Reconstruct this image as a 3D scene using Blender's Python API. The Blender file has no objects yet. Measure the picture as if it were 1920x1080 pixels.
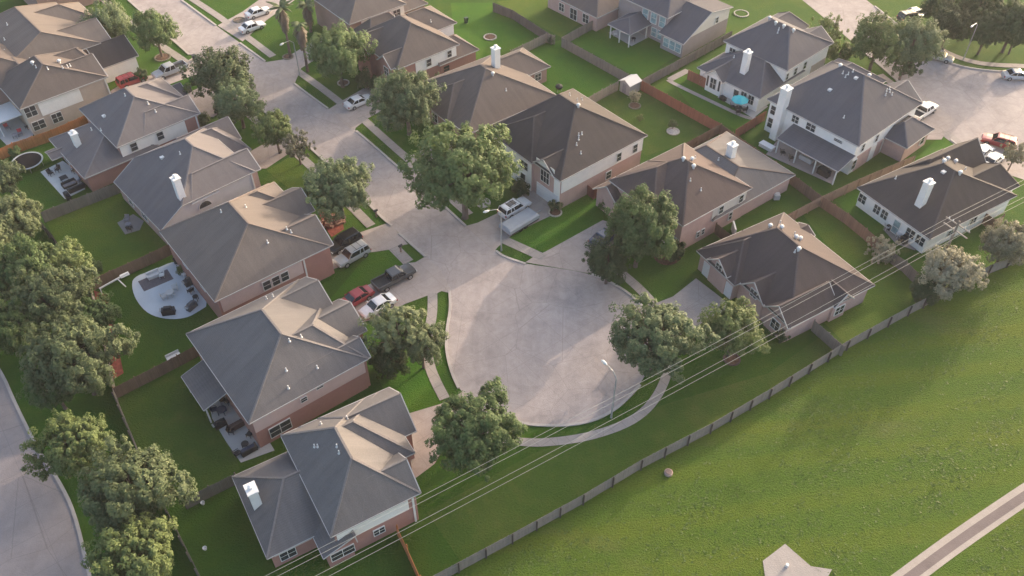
import bpy, math, random
import numpy as np
R_=math.radians
random.seed(7)
SC=bpy.context.scene
COL=SC.collection
# ------------------------------------------------------------------ camera, sky, sun, exposure
FPX=1650.0; DEP=R_(45.0); CH=78.0          # focal length in px of a 1920 wide frame, depression, height
cam=bpy.data.cameras.new('camera'); camo=bpy.data.objects.new('camera',cam); COL.objects.link(camo)
cam.sensor_width=36.0; cam.lens=36.0*FPX/1920.0; cam.clip_end=3000; cam.clip_start=.5
camo.location=(0,0,CH); camo.rotation_euler=(math.pi/2-DEP,0,0)
SC.camera=camo
SUN_EL=R_(12.2); SUN_AZ=R_(46)             # azimuth of the sun measured from +X towards +Y
w=bpy.data.worlds.new('World'); SC.world=w; w.use_nodes=True
nt=w.node_tree; bg=nt.nodes['Background']
sky=nt.nodes.new('ShaderNodeTexSky'); sky.sky_type='NISHITA'; sky.sun_disc=False
sky.sun_elevation=SUN_EL; sky.sun_rotation=math.pi/2-SUN_AZ; sky.dust_density=5.0; sky.air_density=.75; sky.ozone_density=.15
nt.links.new(sky.outputs[0],bg.inputs[0]); bg.inputs[1].default_value=0.15
sl=bpy.data.lights.new('sun','SUN'); sl.energy=1.6; sl.angle=R_(.6); sl.color=(1.0,.80,.62)
so=bpy.data.objects.new('sun',sl); COL.objects.link(so)
so.rotation_euler=(math.pi/2-SUN_EL,0,SUN_AZ+math.pi/2)
vs=SC.view_settings; vs.view_transform='Standard'; vs.look='None'; vs.gamma=1; vs.exposure=1.95
s_,c_=math.sin(DEP),math.cos(DEP)
def g(x,y,z=0.0):
    """survey point of the aerial photo -> metres on the plane at height z"""
    u=x-960.;v=540.-y; k=(CH-z)/(FPX*s_-v*c_)
    return (u*k,(FPX*c_+v*s_)*k)
def ppm(X,Y,Z=0): return FPX/(Y*c_+(CH-Z)*s_)
# ------------------------------------------------------------------ materials
MATS={}
def newmat(n):
    m=bpy.data.materials.new(n); m.use_nodes=True; return m,m.node_tree,m.node_tree.nodes['Principled BSDF']
def N(t,k,**kw):
    n=t.nodes.new(k)
    for a,b in kw.items():
        if a in n.inputs: n.inputs[a].default_value=b
        else: setattr(n,a,b)
    return n
def noise(t,co,scale,det=4,rough=.55,dist=0):
    n=N(t,'ShaderNodeTexNoise'); n.inputs['Scale'].default_value=scale; n.inputs['Detail'].default_value=det
    n.inputs['Roughness'].default_value=rough; n.inputs['Distortion'].default_value=dist
    t.links.new(co,n.inputs['Vector']); return n.outputs['Fac']
def ramp(t,fac,stops):
    r=N(t,'ShaderNodeValToRGB'); e=r.color_ramp.elements
    while len(e)<len(stops): e.new(.5)
    for i,(p,c) in enumerate(stops):
        e[i].position=p; e[i].color=(c[0],c[1],c[2],1) if hasattr(c,'__len__') else (c,c,c,1)
    t.links.new(fac,r.inputs[0]); return r.outputs[0]
def mix(t,fac,a,b,mode='MIX'):
    m=N(t,'ShaderNodeMix'); m.data_type='RGBA'; m.blend_type=mode
    for s,v in ((0,fac),(6,a),(7,b)):
        if hasattr(v,'links') or hasattr(v,'is_output'): t.links.new(v,m.inputs[s])
        elif s==0: m.inputs[0].default_value=v
        else: m.inputs[s].default_value=(v[0],v[1],v[2],1)
    return m.outputs[2]
def bump(t,bs,h,st,dist=.05):
    b=N(t,'ShaderNodeBump'); b.inputs['Strength'].default_value=st; b.inputs['Distance'].default_value=dist
    t.links.new(h,b.inputs['Height']); t.links.new(b.outputs[0],bs.inputs['Normal'])
def coords(t,kind='Object',sc=(1,1,1),rot=0):
    if kind=='World': o=N(t,'ShaderNodeNewGeometry').outputs['Position']
    else: o=N(t,'ShaderNodeTexCoord').outputs[kind]
    if sc!=(1,1,1) or rot:
        m=N(t,'ShaderNodeMapping'); m.inputs['Scale'].default_value=sc; m.inputs['Rotation'].default_value=(0,0,rot)
        t.links.new(o,m.inputs[0]); o=m.outputs[0]
    return o
def plain(n,c,rough=.6,var=.18,scale=6,metal=0,spec=.4,kind='Object'):
    if n in MATS: return MATS[n]
    m,t,b=newmat(n); f=noise(t,coords(t,kind),scale,4)
    lo=[x*(1-var) for x in c]; hi=[min(1,x*(1+var)) for x in c]
    t.links.new(ramp(t,f,[(.3,lo),(.7,hi)]),b.inputs['Base Color'])
    b.inputs['Roughness'].default_value=rough; b.inputs['Metallic'].default_value=metal
    b.inputs['Specular IOR Level'].default_value=spec
    MATS[n]=m; return m
def shingle(n,c):
    if n in MATS: return MATS[n]
    m,t,b=newmat(n)
    nm=N(t,'ShaderNodeTexCoord').outputs['Normal']; sx=N(t,'ShaderNodeSeparateXYZ'); t.links.new(nm,sx.inputs[0])
    ax=N(t,'ShaderNodeMath',operation='ABSOLUTE'); t.links.new(sx.outputs[0],ax.inputs[0])
    ay=N(t,'ShaderNodeMath',operation='ABSOLUTE'); t.links.new(sx.outputs[1],ay.inputs[0])
    gt=N(t,'ShaderNodeMath',operation='GREATER_THAN'); t.links.new(ax.outputs[0],gt.inputs[0]); t.links.new(ay.outputs[0],gt.inputs[1])
    s1=noise(t,coords(t,'Object',(.12,1.6,.3)),.9,5,.6); s2=noise(t,coords(t,'Object',(1.6,.12,.3)),.9,5,.6)
    st=mix(t,gt.outputs[0],s2,s1)
    big=noise(t,coords(t),.35,3); fine=noise(t,coords(t),9,3,.7)
    f1=ramp(t,st,[(.34,[x*.70 for x in c]),(.66,[x*1.28 for x in c])])
    f2=mix(t,.5,f1,ramp(t,big,[(.35,[x*.86 for x in c]),(.65,[c[0]*1.17,c[1]*1.12,c[2]*1.08])]))
    col=mix(t,.35,f2,ramp(t,fine,[(.35,[x*.7 for x in c]),(.65,[x*1.35 for x in c])]))
    wv=N(t,'ShaderNodeTexWave'); wv.bands_direction='Z'; wv.inputs['Scale'].default_value=3.6; wv.inputs['Distortion'].default_value=.6
    t.links.new(coords(t),wv.inputs['Vector'])
    col=mix(t,.22,col,ramp(t,wv.outputs['Fac'],[(0,[x*.6 for x in c]),(.4,[x*1.05 for x in c])]))
    t.links.new(col,b.inputs['Base Color']); b.inputs['Roughness'].default_value=.93; b.inputs['Specular IOR Level'].default_value=.2
    bump(t,b,fine,.5,.03)
    MATS[n]=m; return m
def brickm(n,c):
    if n in MATS: return MATS[n]
    m,t,b=newmat(n)
    co=coords(t); f=noise(t,co,14,3,.7); f2=noise(t,co,.8,4)
    col=mix(t,.5,ramp(t,f,[(.3,[x*.62 for x in c]),(.7,[x*1.35 for x in c])]),ramp(t,f2,[(.3,[x*.82 for x in c]),(.7,[x*1.15 for x in c])]))
    wv=N(t,'ShaderNodeTexWave'); wv.bands_direction='Z'; wv.inputs['Scale'].default_value=4.2; t.links.new(co,wv.inputs['Vector'])
    col=mix(t,.25,col,ramp(t,wv.outputs['Fac'],[(.0,(.33,.30,.27)),(.35,c)]))
    t.links.new(col,b.inputs['Base Color']); b.inputs['Roughness'].default_value=.9; bump(t,b,f,.4,.02)
    MATS[n]=m; return m
def sidingm(n,c):
    if n in MATS: return MATS[n]
    m,t,b=newmat(n); co=coords(t)
    wv=N(t,'ShaderNodeTexWave'); wv.bands_direction='Z'; wv.wave_profile='SAW'; wv.inputs['Scale'].default_value=1.6; t.links.new(co,wv.inputs['Vector'])
    f2=noise(t,co,1.1,5,.65)
    col=mix(t,.5,ramp(t,wv.outputs['Fac'],[(.0,[x*.78 for x in c]),(.2,c)]),ramp(t,f2,[(.3,[x*.86 for x in c]),(.7,[min(1,x*1.05) for x in c])]))
    t.links.new(col,b.inputs['Base Color']); b.inputs['Roughness'].default_value=.7
    bump(t,b,wv.outputs['Fac'],.4,.03); MATS[n]=m; return m
def woodm(n,c):
    if n in MATS: return MATS[n]
    m,t,b=newmat(n); gi=N(t,'ShaderNodeNewGeometry').outputs['Random Per Island']
    f=noise(t,coords(t,'World',(1,1,.35)),1.3,5,.7); f3=noise(t,coords(t,'World',(6,6,.6)),2,4,.7)
    a=ramp(t,gi,[(0,[x*.72 for x in c]),(.5,c),(1,[x*1.22 for x in c])])
    col=mix(t,.5,a,ramp(t,f,[(.3,[x*.66 for x in c]),(.7,[x*1.22 for x in c])]))
    col=mix(t,.3,col,ramp(t,f3,[(.3,[x*.6 for x in c]),(.7,[x*1.3 for x in c])]))
    t.links.new(col,b.inputs['Base Color']); b.inputs['Roughness'].default_value=.88; MATS[n]=m; return m
def concretem(n,c,joint=0,rot=0,jx=4.6,jy=6.,stain=1.):
    if n in MATS: return MATS[n]
    m,t,b=newmat(n); co=coords(t,'World')
    a=noise(t,co,.16,6,.68,.9); d=noise(t,co,.8,6,.75,.6); fine=noise(t,co,9,3,.7)
    col=mix(t,.55,ramp(t,a,[(.32,[x*(1-.30*stain) for x in c]),(.5,c),(.68,[x*(1+.20*stain) for x in c])]),
              ramp(t,d,[(.3,[x*(1-.24*stain) for x in c]),(.7,[x*(1+.15*stain) for x in c])]))
    col=mix(t,.18,col,ramp(t,fine,[(.3,[x*.7 for x in c]),(.7,[x*1.3 for x in c])]))
    # long tyre and run-off streaks of the lane direction
    st=noise(t,coords(t,'World',(1,.10,1),rot),.9,4,.6)
    col=mix(t,.10*stain,col,ramp(t,st,[(.36,[x*.68 for x in c]),(.6,[x*1.1 for x in c])]))
    if joint:
        br=N(t,'ShaderNodeTexBrick'); br.offset=0; br.inputs['Scale'].default_value=1; br.inputs['Mortar Size'].default_value=.03
        br.inputs['Mortar Smooth'].default_value=.3; br.inputs['Brick Width'].default_value=jx; br.inputs['Row Height'].default_value=jy
        t.links.new(coords(t,'World',(1,1,1),rot),br.inputs['Vector'])
        jm=N(t,'ShaderNodeMath',operation='MULTIPLY'); t.links.new(br.outputs['Fac'],jm.inputs[0]); jm.inputs[1].default_value=.45 if jx>2 else .8
        col=mix(t,jm.outputs[0],col,[x*.62 for x in c])
        vo=N(t,'ShaderNodeTexVoronoi'); vo.feature='DISTANCE_TO_EDGE'; vo.inputs['Scale'].default_value=.16
        dn=noise(t,co,.7,4,.7); mx=mix(t,.12,co,dn,'ADD'); t.links.new(mx,vo.inputs['Vector'])
        cr=ramp(t,vo.outputs['Distance'],[(0,1.),(.006,0.)])
        mm=N(t,'ShaderNodeMath',operation='MULTIPLY'); t.links.new(cr,mm.inputs[0]); mm.inputs[1].default_value=.55
        col=mix(t,mm.outputs[0],col,[x*.55 for x in c])
    t.links.new(col,b.inputs['Base Color']); b.inputs['Roughness'].default_value=.9; b.inputs['Specular IOR Level'].default_value=.25
    bump(t,b,mix(t,.6,d,fine),.8,.07); MATS[n]=m; return m
def grassm(n,c,dry,dark,rough=0.0,sc=1.,rot=0):
    if n in MATS: return MATS[n]
    m,t,b=newmat(n); co=coords(t,'World')
    a=noise(t,coords(t,'World',(.32,1,1),-rot) if rot else co,.07*sc*(1.7 if rot else 1),5,.6,.4); d=noise(t,co,.5*sc,6,.65); fine=noise(t,co,5,4,.75)
    f=ramp(t,a,[(.33,dark),(.5,c),(.66,dry)])
    f=mix(t,.45,f,ramp(t,d,[(.3,dark),(.52,c),(.78,dry)]))
    if rot:
        wv=N(t,'ShaderNodeTexWave'); wv.bands_direction='Y'; wv.inputs['Scale'].default_value=.075; wv.inputs['Distortion'].default_value=5.; wv.inputs['Detail'].default_value=3; wv.inputs['Detail Scale'].default_value=.5
        t.links.new(coords(t,'World',(.25,1,1),-rot),wv.inputs['Vector']); f=mix(t,.38,f,ramp(t,wv.outputs['Fac'],[(.15,dark),(.55,c),(.85,(.145,.165,.018))]))
        wn=noise(t,coords(t,'World',(.4,1,1),-rot),.13,5,.6); f=mix(t,ramp(t,wn,[(.60,0.),(.72,.55)]),f,(.20,.155,.085))
    f=mix(t,.34+rough*.2,f,ramp(t,fine,[(.3,[x*.5 for x in c]),(.7,[x*1.5 for x in c])]))
    t.links.new(f,b.inputs['Base Color']); b.inputs['Roughness'].default_value=.95; b.inputs['Specular IOR Level'].default_value=.1
    bump(t,b,fine,1.,.22+rough*.1); MATS[n]=m; return m
def leafm(n,c,c2,c3):
    if n in MATS: return MATS[n]
    m,t,b=newmat(n)
    gi=N(t,'ShaderNodeNewGeometry').outputs['Random Per Island']; f=noise(t,coords(t,'World'),.55,3)
    col=mix(t,.5,ramp(t,gi,[(0,c),(.6,c2),(1,c3)]),ramp(t,f,[(.35,c),(.65,c2)]))
    oi=N(t,'ShaderNodeObjectInfo').outputs['Random']
    col=mix(t,.35,col,mix(t,oi,[x*.75 for x in c],[x*1.2 for x in c3]))
    t.links.new(col,b.inputs['Base Color']); b.inputs['Roughness'].default_value=.65; b.inputs['Specular IOR Level'].default_value=.3
    tr=N(t,'ShaderNodeBsdfTranslucent'); t.links.new(col,tr.inputs[0]); ms=N(t,'ShaderNodeMixShader'); ms.inputs[0].default_value=.36
    t.links.new(b.outputs[0],ms.inputs[1]); t.links.new(tr.outputs[0],ms.inputs[2])
    t.links.new(ms.outputs[0],t.nodes['Material Output'].inputs[0]); MATS[n]=m; return m
def glass(n='window glass',c=(.03,.035,.04),rough=.12):
    if n in MATS: return MATS[n]
    m,t,b=newmat(n); f=noise(t,coords(t),1.5,2)
    t.links.new(ramp(t,f,[(.3,c),(.7,[x*1.8 for x in c])]),b.inputs['Base Color']); b.inputs['Roughness'].default_value=rough
    b.inputs['Specular IOR Level'].default_value=.7; MATS[n]=m; return m
WHITE=plain('white trim',(.68,.68,.66),.6,.06)
STUCCO=sidingm('white siding',(.82,.81,.78))
# ------------------------------------------------------------------ mesh building
def col_link(o,parent=None):
    COL.objects.link(o)
    if parent is not None: o.parent=parent
    return o
class MB:
    def __init__(s): s.v=[];s.f=[];s.m=[]
    def face(s,pts,mi=0):
        n=len(s.v); s.v+= [tuple(p) for p in pts]; s.f.append(tuple(range(n,n+len(pts)))); s.m.append(mi)
    def hexa(s,P,mi=0):
        """P: 8 pts, bottom 4 ccw then top 4"""
        n=len(s.v); s.v+=[tuple(p) for p in P]
        for q in ((3,2,1,0),(4,5,6,7),(0,1,5,4),(1,2,6,5),(2,3,7,6),(3,0,4,7)):
            s.f.append(tuple(n+i for i in q)); s.m.append(mi)
        return s
    def box(s,x0,x1,y0,y1,z0,z1,mi=0,tx=0,ty=0):
        return s.hexa([(x0,y0,z0),(x1,y0,z0),(x1,y1,z0),(x0,y1,z0),(x0+tx,y0+ty,z1),(x1-tx,y0+ty,z1),(x1-tx,y1-ty,z1),(x0+tx,y1-ty,z1)],mi)
    def bar(s,a,b,wd,h,mi=0):
        """box beam from a to b (3d), width wd (horizontal), height h (vertical-ish)"""
        a=np.array(a,float);b=np.array(b,float);d=b-a;L=np.linalg.norm(d);d/=L
        up=np.array((0,0,1.)); 
        if abs(d[2])>.95: up=np.array((1.,0,0))
        sd=np.cross(d,up);sd/=np.linalg.norm(sd);u2=np.cross(sd,d)
        P=[]
        for zz in (-h/2,h/2):
            for q,r in ((a,-1),(b,-1),(b,1),(a,1)): P.append(q+sd*r*wd/2+u2*zz)
        return s.hexa(P,mi)
    def tube(s,pts,rad,n=8,mi=0,cap=True):
        pts=[np.array(p,float) for p in pts]
        if not hasattr(rad,'__len__'): rad=[rad]*len(pts)
        base=len(s.v); ref=None
        for i,p in enumerate(pts):
            d=pts[min(i+1,len(pts)-1)]-pts[max(i-1,0)]; d/=np.linalg.norm(d)+1e-9
            r=np.array((0,0,1.)) if abs(d[2])<.9 else np.array((1.,0,0))
            a=np.cross(d,r);a/=np.linalg.norm(a);b=np.cross(d,a)
            for k in range(n):
                t=2*math.pi*k/n; s.v.append(tuple(p+rad[i]*(a*math.cos(t)+b*math.sin(t))))
        for i in range(len(pts)-1):
            for k in range(n):
                a0=base+i*n+k;a1=base+i*n+(k+1)%n; s.f.append((a0,a1,a1+n,a0+n)); s.m.append(mi)
        if cap:
            s.f.append(tuple(base+k for k in range(n))); s.m.append(mi)
            s.f.append(tuple(base+(len(pts)-1)*n+k for k in reversed(range(n)))); s.m.append(mi)
        return s
    def lathe(s,prof,n=20,cx=0,cy=0,mi=0,sx=1,sy=1):
        base=len(s.v)
        for r,z in prof:
            for k in range(n):
                t=2*math.pi*k/n; s.v.append((cx+sx*r*math.cos(t),cy+sy*r*math.sin(t),z))
        for i in range(len(prof)-1):
            for k in range(n):
                a0=base+i*n+k;a1=base+i*n+(k+1)%n; s.f.append((a0,a1,a1+n,a0+n)); s.m.append(mi)
        s.f.append(tuple(base+(len(prof)-1)*n+k for k in range(n))); s.m.append(mi)
        return s
    def build(s,name,mats,parent=None,smooth=False):
        me=bpy.data.meshes.new(name); me.from_pydata(s.v,[],s.f)
        for m in (mats if isinstance(mats,(list,tuple)) else [mats]): me.materials.append(m)
        me.polygons.foreach_set('material_index',s.m)
        if smooth: me.polygons.foreach_set('use_smooth',[True]*len(s.f))
        me.update(); o=bpy.data.objects.new(name,me); return col_link(o,parent)
def tag(o,label=None,cat=None,group=None,kind=None):
    if label: o['label']=label
    if cat: o['category']=cat
    if group: o['group']=group
    if kind: o['kind']=kind
    return o
def thing(name,loc,rz=0,label=None,cat=None,group=None,sc=None):
    o=bpy.data.objects.new(name,None); COL.objects.link(o); o.empty_display_size=.5
    o.location=(loc[0],loc[1],loc[2] if len(loc)>2 else 0); o.rotation_euler=(0,0,rz)
    if sc: o.scale=sc
    return tag(o,label,cat,group)
def copy_tree(o,parent=None):
    c=o.copy(); COL.objects.link(c)
    if parent is not None: c.parent=parent
    for ch in list(o.children): copy_tree(ch,c)
    return c
def place(o,x,y,rz,label=None,group=None,sc=None,z=0):
    o.location=(x,y,z); o.rotation_euler=(0,0,rz)
    if label: o['label']=label
    if group: o['group']=group
    if sc: o.scale=(sc,sc,sc) if not hasattr(sc,'__len__') else sc
    return o
def tri_poly(pts):
    """triangulate simple polygon -> list of index triples"""
    from mathutils.geometry import tessellate_polygon
    from mathutils import Vector
    return tessellate_polygon([[Vector((p[0],p[1],0)) for p in pts]])
def smoothline(pts,closed=False,it=2):
    for _ in range(it):
        out=[]
        n=len(pts)
        rng=range(n) if closed else range(n-1)
        if not closed: out.append(pts[0])
        for i in rng:
            a=np.array(pts[i]);b=np.array(pts[(i+1)%n]); out+= [tuple(a*.75+b*.25),tuple(a*.25+b*.75)]
        if not closed: out.append(pts[-1])
        pts=out
    return pts
def sheet(name,pts,z,mat,kind='structure',thick=0.0,cut=None):
    v=[(p[0],p[1],z) for p in pts]; f=[tuple(t) for t in tri_poly(pts)]
    me=bpy.data.meshes.new(name)
    if thick:
        n=len(v); v+=[(p[0],p[1],z-thick) for p in pts]; f+=[(i,(i+1)%n,n+(i+1)%n,n+i) for i in range(n)]
    me.from_pydata(v,[],f); me.materials.append(mat); me.update()
    # make tops face up
    for p in me.polygons:
        if p.normal.z<-.5: p.flip()
    o=bpy.data.objects.new(name,me); COL.objects.link(o)
    if kind: o['kind']=kind
    return o
def strip(pts,wd):
    """polygon outline of a band of width wd along a polyline"""
    L=[];Rr=[]
    P=[np.array(p) for p in pts]
    for i,p in enumerate(P):
        d=P[min(i+1,len(P)-1)]-P[max(i-1,0)]; d=d/np.linalg.norm(d); n=np.array((-d[1],d[0]))
        L.append(tuple(p+n*wd/2)); Rr.append(tuple(p-n*wd/2))
    return L+Rr[::-1]
G=lambda L,z=0:[g(x,y,z) for x,y in L]
# ------------------------------------------------------------------ ground, roads, pavements
LAWN=grassm('lawn grass',(0.041,0.101,0.012),(0.095,0.126,0.014),(0.026,0.074,0.012))
FIELD=grassm('field grass',(0.079,0.136,0.018),(0.156,0.159,0.024),(0.050,0.109,0.017),1.0,1.1,R_(31.8))
ROAD=concretem('street concrete',(.365,.322,.308),1,R_(51.5),stain=1.75)
LANE=concretem('lane concrete',(.31,.27,.26),1,R_(53),4.2,5.)
WALK=concretem('walk concrete',(.325,.295,.275),1,R_(51.5),1.5,1.5)
DRIVE=concretem('driveway concrete',(.375,.325,.30),1,R_(51.5),3.,3.,1.3)
KERB=concretem('kerb concrete',(.42,.385,.36),0)
PATIO=concretem('patio concrete',(.42,.41,.40),0,stain=.5)
MULCH=plain('mulch',(.10,.055,.035),.95,.45,3,kind='World'); REDM=plain('red mulch',(.20,.05,.035),.95,.4,2.5,kind='World')
SOIL=plain('bare soil',(.19,.14,.10),.95,.3,2,kind='World')
gr=sheet('ground',[(-700,-120),(700,-120),(700,900),(-700,900)],0,LAWN)
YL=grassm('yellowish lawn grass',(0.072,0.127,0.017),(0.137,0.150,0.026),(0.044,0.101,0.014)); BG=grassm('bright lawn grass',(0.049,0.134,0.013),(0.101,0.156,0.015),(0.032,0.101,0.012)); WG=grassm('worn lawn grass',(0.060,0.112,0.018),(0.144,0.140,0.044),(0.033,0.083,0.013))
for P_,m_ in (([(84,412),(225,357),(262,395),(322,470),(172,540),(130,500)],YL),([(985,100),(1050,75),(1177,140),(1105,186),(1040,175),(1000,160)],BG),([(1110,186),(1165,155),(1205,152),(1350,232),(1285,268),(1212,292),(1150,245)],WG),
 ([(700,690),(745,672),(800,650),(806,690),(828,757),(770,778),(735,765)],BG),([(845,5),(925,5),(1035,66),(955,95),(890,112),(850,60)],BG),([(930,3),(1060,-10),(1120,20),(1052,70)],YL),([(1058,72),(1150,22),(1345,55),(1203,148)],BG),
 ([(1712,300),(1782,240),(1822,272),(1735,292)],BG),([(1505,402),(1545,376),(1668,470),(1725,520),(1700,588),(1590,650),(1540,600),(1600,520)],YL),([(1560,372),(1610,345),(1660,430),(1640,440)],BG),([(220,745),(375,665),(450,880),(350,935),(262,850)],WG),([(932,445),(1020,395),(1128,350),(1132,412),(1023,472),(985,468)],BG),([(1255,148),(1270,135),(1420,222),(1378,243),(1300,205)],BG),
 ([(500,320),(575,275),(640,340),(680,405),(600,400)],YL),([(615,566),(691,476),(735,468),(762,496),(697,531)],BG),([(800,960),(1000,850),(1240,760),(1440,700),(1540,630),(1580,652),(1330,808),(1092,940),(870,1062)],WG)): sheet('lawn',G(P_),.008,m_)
# open field beyond the low fence
fl=[(760,1125),(860,1072),(960,1018),(1092,945),(1200,880),(1330,812),(1440,747),(1585,656),(1700,592),(1785,548),(1850,515),(1920,490)]
FL=G(fl); dx,dy=FL[-1][0]-FL[-4][0],FL[-1][1]-FL[-4][1]; q=math.hypot(dx,dy)
FE=(FL[-1][0]+dx/q*160,FL[-1][1]+dy/q*160); FS=(FL[0][0]-90*.85,FL[0][1]-90*.53)
sheet('field',[FS]+FL+[FE,(400,-100),(-100,-100)],.012,FIELD)
# main street with its turning circle
left=[(60,-140),(180,-60),(258,15),(355,103),(480,197),(582,277),(660,350),(717,410),(748,437),(780,466),(812,495),(834,522),(845,555),(845,580),(838,615),(836,655),(846,698),(864,735),(900,768),(975,795),(1030,799),(1080,797),(1125,785),(1165,760),(1200,722),(1222,680),(1228,640),(1222,605),(1205,575),(1178,549),(1140,527),(1100,512),(1040,502),(985,495),(945,482),(905,450),(870,420),(820,375),(762,327),(697,270),(640,222),(575,175),(480,102),(405,48),(340,0),(220,-90),(120,-160)]
sheet('street',smoothline(G(left),True,2),.02,ROAD)
def kerbrun(pts,name='kerb',wd=.32,h=.13):
    P=smoothline(G(pts),False,2); mb=MB()
    L=strip(P,wd); n=len(P)
    for i in range(n-1):
        a,b,c,d=L[i],L[i+1],L[2*n-2-i],L[2*n-1-i]
        mb.face([(a[0],a[1],h),(d[0],d[1],h),(c[0],c[1],h),(b[0],b[1],h)])
        mb.face([(a[0],a[1],-.05),(a[0],a[1],h),(b[0],b[1],h),(b[0],b[1],-.05)]); mb.face([(d[0],d[1],h),(d[0],d[1],-.05),(c[0],c[1],-.05),(c[0],c[1],h)])
    for (a,d) in ((L[0],L[-1]),(L[n-1],L[n])):
        mb.face([(a[0],a[1],-.05),(d[0],d[1],-.05),(d[0],d[1],h),(a[0],a[1],h)])
    o=mb.build(name,KERB); o['kind']='structure'; return o
kerbrun([(240,0),(355,103)]); kerbrun([(395,130),(440,167)]); kerbrun([(478,196),(548,250)]); kerbrun([(580,276),(660,350),(717,410),(735,424)])
kerbrun([(748,438),(780,466),(798,482)]); kerbrun([(843,545),(845,580),(838,615),(836,655),(846,698),(860,728)])
kerbrun([(895,766),(975,795),(1030,799),(1080,797),(1125,785),(1165,760),(1200,722)])
kerbrun([(1204,574),(1178,549),(1140,527),(1108,514)]); kerbrun([(985,495),(945,482),(930,471)])
kerbrun([(873,424),(820,375),(800,357)]); kerbrun([(757,323),(697,270),(668,246)]); kerbrun([(615,204),(575,175),(552,157)]); kerbrun([(497,115),(450,81)]); kerbrun([(405,48),(340,0)])
def walk(pts,wd=1.35,z=.05,mat=None,name='sidewalk'): return sheet(name,strip(smoothline(G(pts),False,2),wd),z,mat or WALK)
walk([(150,-40),(232,32),(305,88),(345,114),(400,157),(470,217),(560,290),(620,347),(677,405),(696,424)])
walk([(738,464),(766,492)],1.5)
walk([(811,550),(811,590),(804,620),(800,655),(806,690),(820,722),(834,748)],1.2)
walk([(905,815),(985,832),(1060,827),(1120,815),(1180,793),(1218,764),(1243,725),(1257,680),(1258,645)],1.05)
walk([(1248,605),(1225,570),(1200,542),(1165,512),(1130,488)],1.3)
walk([(300,-40),(385,14),(430,45),(480,82),(512,106)],1.3)
walk([(556,132),(600,163),(640,194)],1.3); walk([(676,219),(732,270),(768,301)],1.3); walk([(790,322),(830,358),(880,403)],1.3); walk([(945,450),(985,468),(1020,484)],1.4)
def drive(pts,z=.035,name='driveway',mat=None,sm=1): return sheet(name,smoothline(G(pts),True,sm) if sm else G(pts),z,mat or DRIVE)
drive([(600,480),(669,438),(728,418),(746,436),(765,458),(747,462),(733,468),(691,474),(640,500),(610,510)],sm=0)
drive([(600,580),(697,531),(735,508),(760,494),(779,492),(798,481),(827,507),(843,540),(844,550),(828,546),(816,552),(800,555),(760,570),(700,600),(640,612)],sm=0)
drive([(765,776),(828,757),(868,735),(905,772),(850,810),(815,870),(775,900),(765,830)],sm=0)
drive([(455,292),(540,245),(572,268),(500,316),(470,318)],sm=0); drive([(340,182),(362,170),(445,133),(482,165),(400,220),(362,218)],sm=0)
drive([(185,185),(240,150),(290,140),(345,118),(362,108),(395,130),(300,165),(235,192)],sm=0)
drive([(497,117),(530,112),(600,70),(625,92),(565,128),(552,158)],sm=0); drive([(616,205),(640,190),(700,155),(745,168),(720,205),(690,222),(667,240),(664,250)],sm=0)
drive([(757,325),(770,292),(835,262),(865,285),(812,325),(798,358)],sm=0)
drive([(873,424),(895,418),(933,400),(970,372),(1000,352),(1048,398),(1000,420),(958,443),(935,462),(926,472)],sm=0)
drive([(985,492),(1000,482),(1023,472),(1130,413),(1185,430),(1130,480),(1110,514),(1060,505)],sm=0)
drive([(1305,522),(1380,580),(1340,598),(1290,620),(1228,655),(1206,578),(1262,556)],sm=0)
drive([(408,48),(455,22),(520,-25),(560,-5),(500,38),(455,78)],sm=0)   # top parking apron
# second street and its turning circle, far right
s2=[(1330,-130),(1440,-50),(1530,20),(1620,98),(1690,158),(1712,178),(1722,215),(1760,250),(1830,300),(1930,345),(2060,350),(2150,280),(2120,190),(2010,146),(1920,137),(1870,134),(1830,130),(1790,122),(1752,106),(1690,52),(1640,12),(1560,-50),(1470,-130)]
sheet('street',smoothline(G(s2),True,2),.02,ROAD)
kerbrun([(2000,146),(1920,137),(1870,134),(1830,130),(1790,122),(1752,106),(1690,52),(1640,12)]); kerbrun([(1782,262),(1830,300),(1880,326)]); kerbrun([(1610,90),(1672,142),(1704,172)])
walk([(2010,130),(1920,124),(1860,122),(1820,116),(1775,100),(1730,72)],1.3); walk([(1650,140),(1690,170),(1726,190)],1.2); walk([(1770,246),(1812,278),(1850,300)],1.2)
drive([(1700,205),(1722,172),(1790,225),(1765,262),(1735,262),(1700,235)],sm=0); drive([(1830,285),(1850,262),(1930,300),(1960,330),(1880,325)],sm=0)
# lane at the bottom left
sheet('lane',smoothline(G([(-330,330),(-200,470),(-60,620),(0,690),(30,760),(75,850),(110,900),(140,960),(165,1065),(190,1180),(-250,1180),(-420,900),(-600,500)]),False,1),.02,LANE)
kerbrun([(-60,620),(0,690),(30,760),(75,850),(110,900),(140,960),(165,1065),(185,1150)])
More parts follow.
